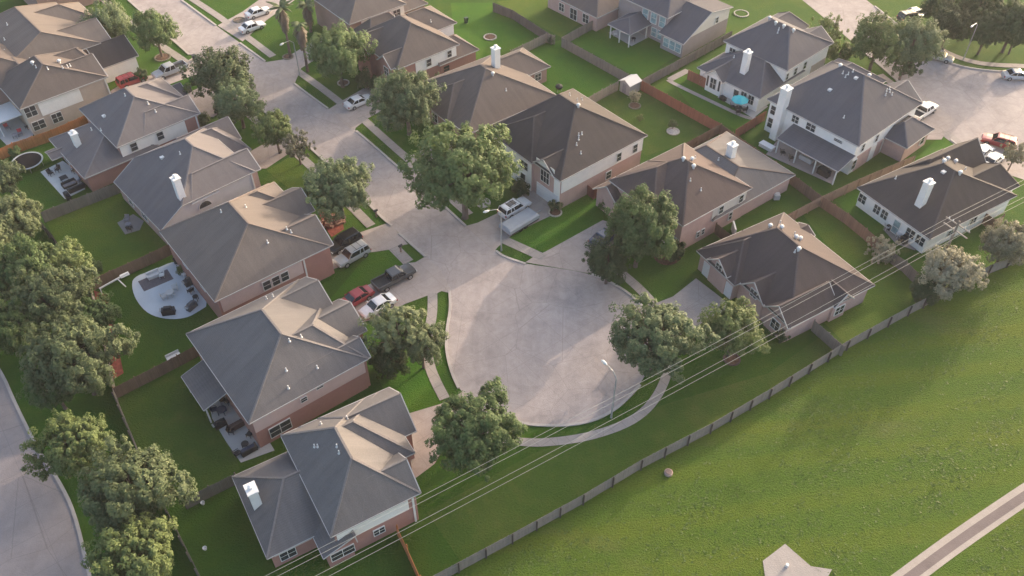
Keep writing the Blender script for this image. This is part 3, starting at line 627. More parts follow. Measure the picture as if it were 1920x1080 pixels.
# C4
H=House('largest white house, top right, with tall chimney stack and long covered patio',(1610.2,274.6),41,5.4,'blue',STUCCO)
H.block(0,16.5,0,15.7,5.4,'v',10.3,6.4,9.8,c=8.7); H.block(7,16.7,OFF,6.6,5.36,'u',7.7,9,16.7); H.block(10,18,7,15.6,5.3,'u',8,11,14)
H.block(8.4,15.8,-3.3,2.2,2.85,'u',4.7,11.1,13.2,wmat=1)
a,b,c,d=(-3.4,.2,2.65),(.45,.2,3.5),(.45,10.7,3.5),(-3.4,10.7,2.65); H.poly([a,b,c,d][::-1][::-1]); H.edge(d,a); H.edge(a,b); H.edge(c,d)
for v in (.5,3.9,7.2,10.4): H.post(-3.15,v,2.6)
H.chimney(-.15,12.9,-.05,8.7,1.25,1.15)
for v in (10.6,7.9): H.win('w',.42,v,3.75,1.1 if v>9 else 1.5,1.1,2)
H.win('w',.42,3.3,4.2,1.3,.4); 
H.win('w',.42,14.4,3.2,1.,1.4); H.win('w',.42,14.4,.9,1.,1.6); H.win('w',.42,5.,.3,1.8,2.,2); H.win('n',.42,2.3,3.3,.7,1.2); H.win('n',.42,5.8,3.3,.7,1.2); H.win('n',.42,5.7,.8,.8,1.5); H.win('n',.35,1.,.8,1.,1.6); H.panel('n',.42,1.6,8.1,-.05,2.7,BR['pink'],'brick_panel'); H.panel('n',.35,5.0,6.4,.1,2.8,STUCCO,'bay_panel')
H.win('n',-2.88,13.8,.9,1.,1.4)
for q,k in (((1573,131),'t'),((1580,138),'p'),((1590,140),'p'),((1597,141),'p'),((1605,147),'b'),((1556,169),'b'),((1585,145),'p'),((1627,150),'t'),((1662,171),'p'),((1668,173),'p'),((1672,178),'p'),((1660,179),'p'),((1667,168),'p'),((1705,231),'t'),((1582,221),'p')): H.rvent(q,k)
H.done([H.wall,BR['pink']])
# C5
H=House('single storey white walled house with nearly black roof beside the utility pole, right edge',(1743.3,448.9),31,3.0,'dark',STUCCO)
H.block(0,17.2,0,12.3,3.0,'v',7.0,5.2,7.0,c=9.0); H.block(8,19.4,1.2,7.2,2.95,'u',5.5,10,17.6); H.block(8,19.7,6.8,12.25,2.93,'u',5.7,10,19.7)
H.chimney(2.9,4.6,4.,8.0,.95,.95)
for v,w_ in ((1.3,1.3),(2.9,1.3),(7.3,1.),(8.6,1.),(11.2,1.2)): H.win('w',.42,v,1.0,w_,1.3,2)
H.win('w',.42,5.1,.1,1.,2.,1,dark=BLUEG); H.win('n',.42,5.2,1.1,1.4,.9,2); H.win('n',.42,9.5,1.0,1.2,1.2,2)
for q,k in (((1777,298),'t'),((1769,305),'t'),((1792,302),'t'),((1811,315),'p'),((1799,327),'t'),((1769,323),'b'),((1679,335),'p'),((1637,367),'p')): H.rvent(q,k)
H.done()
# ------------------------------------------------------------------ trees and shrubs
rng=np.random.default_rng(5)
LEAF={'oak':leafm('oak leaves',(00.077,00.123,00.056),(00.137,00.193,00.086),(00.250,00.300,00.159)),
 'green':leafm('green leaves',(0.064,0.115,0.039),(0.106,0.170,0.060),(0.207,0.270,0.103)),
 'olive':leafm('olive leaves',(.070,.108,.048),(.120,.160,.072),(.22,.25,.13)),
 'lime':leafm('yellow green leaves',(.068,.118,.034),(.125,.178,.056),(.24,.28,.11)),
 'pale':leafm('pale blossom leaves',(.12,.135,.08),(.26,.25,.17),(.44,.41,.30)),
 'dark':leafm('dark leaves',(0.034,0.061,0.027),(0.058,0.095,0.037),(0.102,0.145,0.058)),
 'dry':leafm('dry palm skirt',(.12,.095,.075),(.19,.155,.125),(.27,.23,.19))}
BARK=plain('bark',(.13,.10,.085),.95,.35,4)
def crown_mesh(name,nclump,nleaf,size,flat=.82,hollow=.55,seed=0,droop=.0,spread=.30):
    r=np.random.default_rng(seed)
    C=[]
    # clump centres spread through the crown's volume, denser outside, with an uneven outline
    ph=r.uniform(0,2*np.pi,6); am=r.uniform(.03,.12,6)
    while len(C)<nclump:
        d=r.normal(size=3); d/=np.linalg.norm(d)
        rad=r.uniform(hollow,1.0)**.6
        az=math.atan2(d[1],d[0]); lim=1+sum(am[k]*math.sin((k+2)*az+ph[k]+2*d[2]) for k in range(6))
        p=d*rad*lim; 
        if p[2]<-.55: p[2]=-.55+r.uniform(-.08,.08)
        p[2]*=flat; C.append(p*r.uniform(.86,1.0))
    C=np.array(C); cr=r.uniform(.55,1.25,nclump)*spread
    idx=r.integers(0,nclump,nleaf)
    d=r.normal(size=(nleaf,3)); d/=np.linalg.norm(d,axis=1)[:,None]
    rr=r.uniform(.25,1.,nleaf)**.5
    P=C[idx]+d*(cr[idx]*rr)[:,None]*np.array([.85,.85,1.25])
    out=P/(np.linalg.norm(P,axis=1)[:,None]+1e-6)
    nrm=d*.75+out*.75+r.normal(size=(nleaf,3))*.38+np.array([0,0,.45]); nrm/=np.linalg.norm(nrm,axis=1)[:,None]
    t=r.normal(size=(nleaf,3)); a=np.cross(nrm,t); a/=np.linalg.norm(a,axis=1)[:,None]; b=np.cross(nrm,a)
    sz=size*r.uniform(.6,1.35,nleaf)[:,None]; asp=r.uniform(.5,.85,nleaf)[:,None]
    fold=nrm*sz*r.uniform(-.3,.3,nleaf)[:,None]
    V=np.stack([P-a*sz,P-b*sz*asp+fold,P+a*sz,P+b*sz*asp+fold],1).reshape(-1,3)
    me=bpy.data.meshes.new(name); me.vertices.add(len(V)); me.vertices.foreach_set('co',V.ravel())
    n=nleaf; me.loops.add(4*n); me.loops.foreach_set('vertex_index',np.arange(4*n,dtype=np.int32))
    me.polygons.add(n); me.polygons.foreach_set('loop_start',np.arange(0,4*n,4,dtype=np.int32)); me.polygons.foreach_set('loop_total',np.full(n,4,dtype=np.int32))
    me.update(calc_edges=True); return me
def trunk_mesh(seed,ht=1.0,limbs=7,rad=.055):
    """unit crown radius at origin; trunk foot at z=-ht"""
    r=random.Random(seed); mb=MB()
    mb.tube([(0,0,-ht-.05),(.02,.0,-ht+.02),(.015,.02,-ht*.7),(-.01,.01,-ht*.4),(.02,0,.0),(0,0,.35)],[rad*1.7,rad*1.2,rad,rad*.85,rad*.55,rad*.2],8)
    for k in range(limbs):
        a=2*math.pi*k/limbs+r.uniform(-.3,.3); L=r.uniform(.5,.8); z0=-ht*.5+r.uniform(0,.35)
        p=[(0,0,z0),(math.cos(a)*L*.4,math.sin(a)*L*.4,z0+L*.4),(math.cos(a)*L,math.sin(a)*L,z0+L*.75)]
        mb.tube(p,[rad*.55,rad*.34,rad*.1],6)
        for q in (-.5,.5): mb.tube([p[1],(math.cos(a+q)*L*.75,math.sin(a+q)*L*.75,z0+L*.75)],[rad*.25,rad*.07],5)
    return mb
CM={}
def cmesh(kind,var,leaf):
    k=(kind,var,leaf)
    if k not in CM:
        sd=hash((kind,var))%1 + {'big':10,'mid':20,'small':30,'loose':40,'shrub':50}[kind]+var
        spec={'big':(460,36000,.027,.80,.35),'mid':(300,20000,.034,.85,.35),'small':(130,8000,.052,.95,.35),'loose':(120,6500,.040,.85,.25),'shrub':(34,3200,.085,.9,.35)}[kind]
        if ('g',kind,var) not in CM: CM[('g',kind,var)]=crown_mesh('crown',spec[0],spec[1],spec[2],spec[3],spec[4],sd,spread={'big':.125,'mid':.145,'small':.20,'loose':.13,'shrub':.34}[kind])
        me=CM[('g',kind,var)].copy(); me.materials.append(LEAF[leaf]); CM[k]=me
    return CM[k]
TM={}
def tree(px,r,kind,leaf,label,hk=1.0,group=None,name='broadleaf_tree',cat='tree',rz=None,zc=None,low=False,flat=1.0):
    """px crown centre in the photo, r its half width there in px"""
    z=4.
    for _ in range(5):
        X,Y=g(px[0],px[1],z); Rm=r/ppm(X,Y,z); z=(zc if zc else (Rm*1.05*hk+ (0 if low else 1.1)))
    X,Y=g(px[0],px[1],z)
    var=random.randrange(3); rz=random.uniform(0,6.28)
    t=thing(name,(X,Y,0),rz,label,cat,group)
    me=cmesh(kind,var,leaf); o=bpy.data.objects.new('crown',me); COL.objects.link(o); o.parent=t; o.location=(0,0,z); o.scale=(Rm*1.02,Rm*1.02,Rm*1.02*flat)
    ht=z/Rm; key=(round(ht,1),kind)
    mb=trunk_mesh(var+1,ht,5 if kind in('small','shrub') else 7); tr=mb.build('trunk',BARK,t); tr.location=(0,0,z); tr.scale=(Rm,Rm,Rm)
    return t
ST='street and garden trees'
tree((866,313),103,'big','green','largest bright green tree, standing over a round stone ring beside the white house driveway',1.0,flat=.92)
tree((1202,423),73,'big','green','tall round green tree with sunlit right side, between brown house and driveway',1.15,flat=1.15)
tree((1140,488),46,'mid','dark','dark bushy tree at the foot of the tall round green tree',.9)
tree((1229,632),88,'big','oak','wide grey green tree on the right rim of the turning circle',.85,flat=.85)
tree((1377,616),60,'mid','lime','yellow green tree under the wires in front of the double garage',.95,flat=.95)
tree((760,185),67,'big','oak','grey green tree overhanging the white sedan in the driveway',.95,flat=.95)
tree((633,96),58,'mid','green','dark green tree in front of the brick gabled house, above the lawn ring',1.05)
tree((632,349),68,'big','oak','grey green tree beside the street above the red brown stone bed',.9,flat=.9)
tree((513,240),38,'mid','lime','yellow green young tree left of the street beside a pale thin one',1.1)
tree((556,272),32,'loose','pale','pale thin tree growing between street and the yellow green young tree',.9)
tree((412,136),60,'mid','olive','hazy olive tree hanging over the left edge of the street, upper of a touching pair',.8,flat=.8)
tree((444,190),48,'mid','oak','olive green tree directly below the hazy olive tree at the left street edge',.9)
tree((289,56),42,'mid','green','dense green tree in the front lawn at the top left of the street',1.0)
tree((206,40),42,'mid','oak','grey green tree at the top edge between corner house and front lawn',1.0); tree((168,62),26,'small','oak','small dark green tree beside the charcoal garage gable',1.2)
tree((745,615),66,'loose','olive','thin olive tree in front of the pink banded house, crown over the white car',1.2,flat=.9); tree((790,640),46,'mid','olive','olive green tree crown reaching over the curved sidewalk by the turning circle',1.2)
tree((730,672),40,'small','dark','dark blue green round shrub tree under the thin olive tree',.8,low=True)
tree((890,805),88,'big','green','dark leafy green tree at the lower left of the turning circle, crossed by wires',.95,flat=.9)
# belt of trees between the lane and the back fences
BL='tree belt along the lane'
for x,y,r,k,l,lab in ((135,833,68,'big','lime','yellow green tree beside the lane, below the gap in the tree belt'),(245,915,98,'big','olive','widest olive tree beside the lane near the bottom left corner'),
 (250,1045,82,'big','lime','yellow green tree cut by the bottom edge beside the lane'),(140,668,88,'big','olive','grey olive tree leaning toward the red mulch bed behind the back fence'),
 (95,560,72,'big','olive','tree of the lane belt directly left of the round pale patio fence corner'),(28,612,60,'big','lime','yellow green tree of the lane belt at the left edge, level with the pale patio'),
 (45,500,66,'big','green','dark green tree of the lane belt, lower left of the dark fence gap'),(115,492,52,'mid','lime','tree of the lane belt beside the lawn corner below the dark fence gap'),
 (20,410,58,'big','olive','olive tree at the left edge below the round trampoline'),(6,332,36,'mid','olive','olive tree at the left edge touching the trampoline'),
 (98,722,50,'big','green','dark green tree of the lane belt just above the gap in the belt'),(-30,535,58,'big','green','green tree at the left edge overhanging the start of the lane'),(-30,450,60,'mid','olive','olive tree cut by the left edge, below the trampoline tree'),(180,590,40,'mid','green','small dark green tree pressed against the back fence beside the red mulch bed')):
    tree((x,y),r,k,l,lab,1.0,BL)
tree((175,520),16,'shrub','green','small round bush in the lawn corner beside the brown fence',.8,name='bush',cat='bush',low=True); tree((178,498),14,'shrub','green','smaller bush on the lawn side of the brown fence corner',.8,name='bush',cat='bush',low=True)
# upper right
tree((1650,72),54,'mid','lime','sunlit yellow green tree near the far street, left of a touching pair',1.05); tree((1715,78),52,'big','oak','olive green tree with dark trunk on the verge of the far turning circle',1.05)
tree((1553,58),34,'loose','lime','sparse yellow autumn tree with bare twigs near the top edge',1.2); tree((1575,100),26,'shrub','lime','bright yellow green bush beside the white house side wall, top right',.7,name='bush',cat='bush',low=True)
tree((1700,112),36,'loose','olive','thin shaded tree between the far verge and the sunlit pair',.8)
DM='dark woodland trees at the top right'
for x,y,r,lab in ((1782,45,38,'dark tree at the left end of the top right woodland'),(1838,10,44,'dark tree at the top edge directly above the far street lamp head'),(1852,55,38,'dark tree standing just right of the far street lamp pole'),(1905,40,50,'dark tree in the top right corner of the picture'),(1908,62,30,'dark low tree at the right edge above the silver car'),(1760,15,32,'dark tree at the top edge, leftmost of the woodland behind the far kerb')):
    tree((x,y),r,'big','dark',lab,1.0,DM)
tree((1783,508),58,'mid','pale','pale flowering tree inside the low fence below the utility pole',.8,flat=.85); tree((1888,455),48,'mid','pale','pale flowering tree at the right edge inside the low fence',.85)
tree((1905,288),26,'loose','pale','beige blossom tree at the right edge beside the red car',1.0); tree((1735,545),30,'small','dark','dark round bush under the pale flowering tree by the low fence',.8,name='bush',cat='bush',low=True)
tree((1655,468),30,'loose','pale','faded grey green bush at the end of the brown fence, behind the dark roofed house',.7,name='bush',cat='bush',low=True)
# garden shrubs
for x,y,r,l,lab in ((1041,388),)and((1041,385,13,'dark','round clipped bush at the driveway corner of the white house'),(1264,468,22,'dark','dark bush in the mulch ring beside the tall round green tree'),(977,352,17,'dark','dark bush beside the front door of the white two storey house'),(990,330,10,'dark','smaller dark bush against the white house front wall'),
   (688,150,20,'dark','large dark bush behind the white lawn ring, upper street'),(340,505,9,'green','small bush against the brown fence by the pale patio'),(1468,628,15,'dark','dark bush under the wires at the brick gable wall'),(1402,605,12,'dark','dark bush beside the garage driveway, behind the yellow green tree'),
   (822,152,14,'olive','reddish brown bush beside the brick wall behind the grey tree'),(1133,385,12,'green','small bush between red fence box and tall green tree'),(382,225,13,'olive','brown leafed bush at the front corner beside the sloping roofs'),(410,205,10,'dark','dark bush in the ring by the stepped roof, left of street'),
   (265,140,13,'dark','dark bush in front of the charcoal garage gable'),(28,285,12,'green','dark green bush against the orange fence above the trampoline'),(1452,120,11,'lime','bright leafy bush at the far end of the white side wall'),(1722,405,9,'olive','small grey bush against the white rear wall of the dark roofed house')):
    tree((x,y),r,'shrub',l,lab,.95,name='bush',cat='bush',low=True)
for x,y,r,l,lab in ((1190,180,13,'pale','bare looking sapling in a round bed below the garden shed'),(1200,220,8,'lime','tiny yellow green sapling on the lawn below the garden shed'),(1262,232,10,'olive','thin sapling in the stone ring of the rear lawn'),(1033,76,7,'olive','small grey bush in the lawn corner at the fence junction')):
    tree((x,y),r,'loose',l,lab,1.1,name='sapling',cat='sapling',low=True)
# palms with hanging skirts of dead fronds
def palm(base,top,label,R=1.5):
    X,Y=g(*base); 
    z=9.
    for _ in range(1): z=CH-Y*(FPX*s_-(540-top[1])*c_)/(FPX*c_+(540-top[1])*s_)
    t=thing('palm_tree',(X,Y,0),0,label,'palm tree'); r=random.Random(int(base[0]))
    MB().tube([(0,0,-.1),(.05,0,z*.4),(0,.05,z*.8),(0,0,z)],[.28,.2,.18,.15],8).build('trunk',BARK,t)
    mb=MB(); sk=MB()
    for k in range(15):
        a=r.uniform(0,6.28); el=r.uniform(.1,1.3); L=R*r.uniform(.8,1.1); p=[]
        for i in range(6):
            q=i/5; p.append(np.array((math.cos(a)*L*q*math.cos(el*(1-q*.6)),math.sin(a)*L*q*math.cos(el*(1-q*.6)),z+L*q*math.sin(el)-1.1*q*q)))
        sd=np.array((-math.sin(a),math.cos(a),0))
        for i in range(5):
            w0,w1=(.12,.3,.42,.4,.25,.03)[i:i+2]
            for s in (-1,1):
                mb.face([p[i],p[i+1],p[i+1]+s*sd*w1-np.array((0,0,w1*.5)),p[i]+s*sd*w0-np.array((0,0,w0*.5))])
    for k in range(340):
        a=r.uniform(0,6.28); z0=z+.2-r.uniform(0,3.2); rr=r.uniform(.3,1.35)*(1-(z-z0)*.18); L=r.uniform(.9,1.7)
        u=np.array((math.cos(a),math.sin(a),0)); sd=np.array((-u[1],u[0],0))*.12; p=u*.15+np.array((0,0,z0)); q=u*rr+np.array((0,0,z0-L))
        sk.face([p-sd*.5,p+sd*.5,q+sd,q-sd])
    mb.build('crown',LEAF['olive'],t); sk.build('dead_frond_skirt',LEAF['dry'],t); return t
palm((577,134),(560,45),'palm tree with hanging dead fronds beside the street lamp at the top'); palm((545,108),(515,14),'taller palm tree with shaggy skirt left of its neighbour, top of the street',2.3)
palm((583,60),(577,8),'palm tree at the top edge behind the dark green tree',2.0)
# lawn rings
def ring(px,r,label,mat,fill,oval=1.,seg=22):
    X,Y=g(*px); t=thing('lawn_ring',(X,Y,0),0,label,'lawn ring'); mb=MB()
    for k in range(seg):
        a0=2*math.pi*k/seg+.03; a1=2*math.pi*(k+1)/seg-.03; r0,r1=r-.14,r+.06
        P=[(r0*math.cos(a0),r0*math.sin(a0)),(r1*math.cos(a0),r1*math.sin(a0)),(r1*math.cos(a1),r1*math.sin(a1)),(r0*math.cos(a1),r0*math.sin(a1))]
        mb.hexa([(x,y,-.02) for x,y in P]+[(x,y,.16) for x,y in P])
    mb.build('edging',mat,t); MB().lathe([(r-.1,.0),(r-.12,.07),(r*.4,.12)],20).build('soil',fill,t); return t
EDG=plain('edging stone',(.42,.40,.37),.85,.2,5); GRV=plain('pale gravel',(.36,.34,.33),.9,.25,6)
ring((644,156),.95,'white edged round bed in the lawn below the dark green tree',EDG,MULCH); ring((906,381),.98,'pale gravel ring around the trunk of the largest green tree',EDG,GRV)
ring((1262,247),.95,'stone ring around a thin sapling in the rear lawn',EDG,GRV); ring((1190,199),.95,'round bed around the bare sapling below the garden shed',plain('old edging',(.18,.17,.13),.9,.2,5),MULCH)
ring((919,70),1.1,'round bed with soil in the far green back lawn, behind the white chimney',EDG,MULCH); ring((1372,674),.95,'dark mulch ring under the yellow green tree by the wires',plain('dark edging',(.10,.07,.06),.9,.2,5),MULCH)
ring((305,108),1.3,'dark mulch bed on the front lawn beside the parked pickup, upper left',plain('old edging',(.18,.17,.13),.9,.2,5),MULCH); ring((1041,399),.9,'edged ring around the round clipped bush',EDG,MULCH)
ring((540,107),.9,'mulch ring beside the upper left driveway and palms',plain('old edging',(.18,.17,.13),.9,.2,5),MULCH); ring((1390,26),1.3,'pale oval bed edging on the lawn at the top edge',EDG,LAWN); ring((448,38),1.,'reddish leaf bed beside the driveway cars at the top',plain('old edging',(.18,.17,.13),.9,.2,5),SOIL)
# stone pile
r=random.Random(3); X,Y=g(625,415); t=thing('stone_pile',(X,Y,0),.6,'low heap of red brown stones beside the grey green street tree','stone pile')
mb=MB()
for k in range(60):
    x,y=r.uniform(-1.7,1.7),r.uniform(-1.1,1.1); s=r.uniform(.12,.3); z=.1+.25*max(0,1-math.hypot(x/1.6,y))
    a=r.uniform(0,3); P=[(x+s*1.3*math.cos(a+q),y+s*math.sin(a+q),z-s*.6) for q in (0,1.5,3.1,4.6)]+[(x+s*math.cos(a+q+.2),y+s*.8*math.sin(a+q+.2),z+s*.6) for q in (0,1.5,3.1,4.6)]
    mb.hexa(P)
mb.build('stones',plain('red stones',(.27,.155,.115),.9,.35,2),t)
# ------------------------------------------------------------------ fences
def fence(pts,label,col,h=1.8,name='wooden_fence',top=True,post_side=1,step=.15,gap=.012,postevery=2.4,rails=True,group=None,jit=.04,postcol=None):
    """pts: photo points of the fence top (top=True) or foot"""
    P=[g(x,y,h if top else 0) for x,y in pts]
    X0,Y0=P[0]; t=thing(name,(X0,Y0,0),0,label,'fence',group); P=[(x-X0,y-Y0) for x,y in P]
    mb,pb,rb=MB(),MB(),MB(); r=random.Random(int(abs(X0)*10)); col=woodm('wood %s'%(col,),col); carry=0
    for (x0,y0),(x1,y1) in zip(P,P[1:]):
        L=math.hypot(x1-x0,y1-y0); dx,dy=(x1-x0)/L,(y1-y0)/L; nx,ny=-dy*post_side,dx*post_side; s=0
        while s<L-.04:
            e=min(s+step-gap,L); hh=h+r.uniform(-jit,jit); o=r.uniform(-.008,.008)
            a=(x0+dx*s+nx*o,y0+dy*s+ny*o); b=(x0+dx*e+nx*o,y0+dy*e+ny*o); tx,ty=nx*.022,ny*.022
            mb.hexa([(a[0],a[1],-.03),(b[0],b[1],-.03),(b[0]-tx,b[1]-ty,-.03),(a[0]-tx,a[1]-ty,-.03),(a[0],a[1],hh),(b[0],b[1],hh),(b[0]-tx,b[1]-ty,hh),(a[0]-tx,a[1]-ty,hh)]); s+=step
        n=max(1,int(round(L/postevery)))
        for k in range(1 if (x0,y0)!=P[0] else 0,n+1):
            q=L*k/n; cx,cy=x0+dx*q+nx*.12,y0+dy*q+ny*.12; w_=.055 if not postcol else .075; MB().box(cx-w_,cx+w_,cy-w_,cy+w_,-.03,h+.03).build('post',woodm('post %s'%(postcol,),postcol) if postcol else col,t)
        if rails:
            for z in (.3,h-.3): rb.bar((x0+nx*.045,y0+ny*.045,z),(x1+nx*.045,y1+ny*.045,z),.04,.09)
    mb.build('planks',col,t)
    if rails: rb.build('rails',col,t)
    return t
GW=(.20,.175,.155); GD=(.135,.12,.108); BRN=(.20,.125,.09); RED=(.27,.105,.065); ORG=(.42,.165,.06); LT=(.29,.255,.22)
fence([(72,411),(99,442),(130,492),(168,538)],'dark back fence segment beside the lane trees, left of the big square lawn',GD,post_side=-1)
fence([(168,538),(176,572),(185,607),(198,668),(212,735)],'grey back fence along the red mulch bed, behind the pale patio lawn',GW,post_side=-1)
fence([(212,735),(242,807),(257,845),(290,912),(322,975),(367,1065),(400,1130)],'long grey back fence beside the lane trees, bottom left',GW,post_side=-1)
fence([(-6,281),(22,268),(95,244),(161,215),(172,222)],'bright orange wooden fence above the trampoline',ORG)
fence([(76,398),(100,388),(225,340)],'weathered grey fence between the trampoline yard and the big square lawn',GW)
fence([(170,524),(240,493),(322,455)],'brown fence between the big square lawn and the pale patio',BRN)
fence([(212,727),(290,688),(372,645)],'brown fence below the pale patio lawn, with a white bench near it',BRN)
fence([(342,937),(390,912),(440,888)],'short grey fence left of the nearest house, beside the wide olive tree',GD)
fence([(742,985),(760,1022),(786,1080)],'narrow orange fence running down from the nearest brick wall to the bottom edge',ORG)
fence([(925,5),(960,18),(1035,66)],'dark grey fence at the top between two green back lawns',GD,post_side=-1)
fence([(1053,70),(1110,101),(1177,138)],'grey brown fence running down to the white roofed shed',GW)
fence([(1053,70),(1100,44),(1165,12)],'brown grey fence beside the slab patio at the top edge',GW,post_side=-1)
fence([(958,94),(1025,62),(1040,66)],'weathered pale picket fence behind the low brown roof wing',LT,gap=.05)
fence([(1202,150),(1290,103),(1372,58)],'long brown grey fence between the grey brick house and the white bay window house',GW,post_side=-1)
fence([(1202,150),(1275,190),(1352,232)],'long red brown fence from the shed to the fence corner above the pale low roof',RED)
fence([(1100,184),(1130,167),(1161,151)],'pale picket fence joining the white roofed shed',LT,gap=.05)
fence([(1285,269),(1352,232)],'short brown fence behind the pale low roof, meeting the red fence corner',BRN,post_side=-1)
fence([(1352,232),(1397,264),(1455,303),(1542,368)],'dark brown back fence running from fence corner past the covered patio',BRN)
fence([(1380,243),(1436,208)],'bright red brown fence beside the tall chimney stack',RED,post_side=-1)
fence([(1432,426),(1470,406),(1542,368),(1612,335),(1715,292)],'long light brown fence above the nearly black roof',(.30,.205,.15),post_side=-1)
fence([(1542,368),(1590,400),(1625,428),(1668,468)],'brown fence running down from the long light brown fence to the faded bush',BRN)
fence([(1668,468),(1700,490),(1725,515)],'worn grey fence piece between faded bush and the low field fence',GD)
fence([(1527,600),(1583,649)],'short grey fence joining the brick gable house to the low field fence',GW)
fence([(1100,345),(1114,356),(1141,342)],'small dark red fence box beside the white house side wall',(.16,.05,.04),h=1.7)
fence([(1343,418),(1371,441)],'short dark fence between the two brown roofed houses',(.09,.055,.045))
fence([(1848,398),(1866,412),(1885,402)],'small brown fence piece behind the dark roofed house, right edge',BRN)
fence([(1862,330),(1900,310)],'short brown fence piece in front of white cars, right edge',BRN) if 0 else None
fence([(1291,131),(1311,140),(1330,150)],'short red gate fence left of the white bay window house',RED)
t=fence([(860,1072),(960,1018),(1092,945),(1200,880),(1330,812),(1440,747),(1585,656),(1700,592),(1785,548),(1850,515),(1920,487),(2010,440)],'long grey boundary fence with dark posts between the gardens and the open field',(.235,.215,.195),h=1.75,top=False,post_side=-1,postevery=3.0,name='boundary_fence',postcol=(.06,.05,.045))
fence([(700,1160),(780,1115),(860,1072)],'end of the grey boundary fence below the picture edge',(.235,.215,.195),h=1.75,top=False,post_side=-1,postevery=3.0,name='boundary_fence',postcol=(.06,.05,.045))
# ------------------------------------------------------------------ street lamps, utility pole, wires
METAL=plain('galvanised metal',(.36,.37,.37),.45,.12,3,metal=.3); 
def lamp(base,el,tip,label):
    X,Y=g(*base); zt=CH-Y*(FPX*s_-(540-el[1])*c_)/(FPX*c_+(540-el[1])*s_)
    t=thing('street_lamp',(X,Y,0),0,label,'street lamp')
    E=(0,0,zt); T=g(tip[0],tip[1],zt+.9); T=(T[0]-X,T[1]-Y,zt+.9)
    MB().tube([(0,0,-.05),(0,0,.5),(0,0,zt)],[.14,.10,.065],10).build('pole',METAL,t)
    m=((T[0])*.35,(T[1])*.35,zt+.7); MB().tube([E,m,T],[.055,.045,.04],8).build('arm',METAL,t)
    hd=MB(); d=np.array((T[0],T[1],0)); d/=np.linalg.norm(d)+1e-6
    hd.tube([np.array(T)-d*.1,np.array(T)+d*.1,np.array(T)+d*.5,np.array(T)+d*.75],[.06,.15,.17,.05],8); hd.build('lamp_head',plain('lamp head',(.66,.66,.64),.4,.05),t); return t
lamp((1146,783),(1155,710),(1137,683),'tall street lamp on the lower right rim of the turning circle'); lamp((940,470),(936,398),(916,395),'street lamp beside the white car and covered trailer')
lamp((562,140),(548,80),(531,81),'street lamp in front of the palms at the top of the street'); lamp((1806,112),(1830,47),(1824,48),'street lamp on the verge of the far turning circle, by the dark woodland')
ax,ay=math.cos(R_(31.7)),math.sin(R_(31.7)); nx,ny=-ay,ax
WZ=9.4; A0=g(1781,410,WZ); 
up=thing('utility_pole',(A0[0]-nx*1.2,A0[1]-ny*1.2,0),R_(31.7),'wooden utility pole with two crossarms beside the nearly black roof','utility pole')
MB().tube([(0,0,-.1),(0,0,5),(0,0,WZ+.5)],[.17,.15,.12],10).build('pole',plain('pole wood',(.20,.165,.14),.9,.3,2),up)
for z in (WZ,WZ-.9):
    MB().box(-.06,.06,-1.7,1.7,z-.14,z-.01).build('crossarm',plain('crossarm wood',(.30,.27,.24),.9,.2,3),up)
for o in (-1.5,-.9,.75,1.3):
    MB().lathe([(.05,WZ-.02),(.09,WZ+.06),(.05,WZ+.12),(.08,WZ+.18),(.03,WZ+.24)],8,0,o).build('insulator',plain('insulator',(.6,.6,.6),.3,.05),up)
MB().tube([(.22,.1,WZ-2.2),(.22,.1,WZ-1.2)],.18,10).build('transformer',METAL,up)
WIRE=plain('wire metal',(.40,.40,.37),.5,.05,3,metal=.2)
for i,(o,lab) in enumerate(((1.3,'overhead wire farthest from the field'),(.75,'second overhead wire counted from the houses'),(-.9,'third overhead wire counted from the houses'),(-1.5,'overhead wire nearest the field'))):
    cx,cy=A0[0]-nx*1.2+nx*o,A0[1]-ny*1.2+ny*o
    P=[]
    for k in range(0,41):
        d=130*k/40; sag=-1.3*4*(k/40)*(1-k/40); P.append((-ax*d,-ay*d,WZ+.2+sag))
    Q=[(ax*60*k/12,ay*60*k/12,WZ+.2-.5*4*(k/24)*(1-k/24)) for k in range(12,0,-1)]
    w=MB().tube(Q+P,.018,5).build('overhead_wire',WIRE); w.location=(cx,cy,0); tag(w,lab+', running from the utility pole','wire','overhead wires along the field')
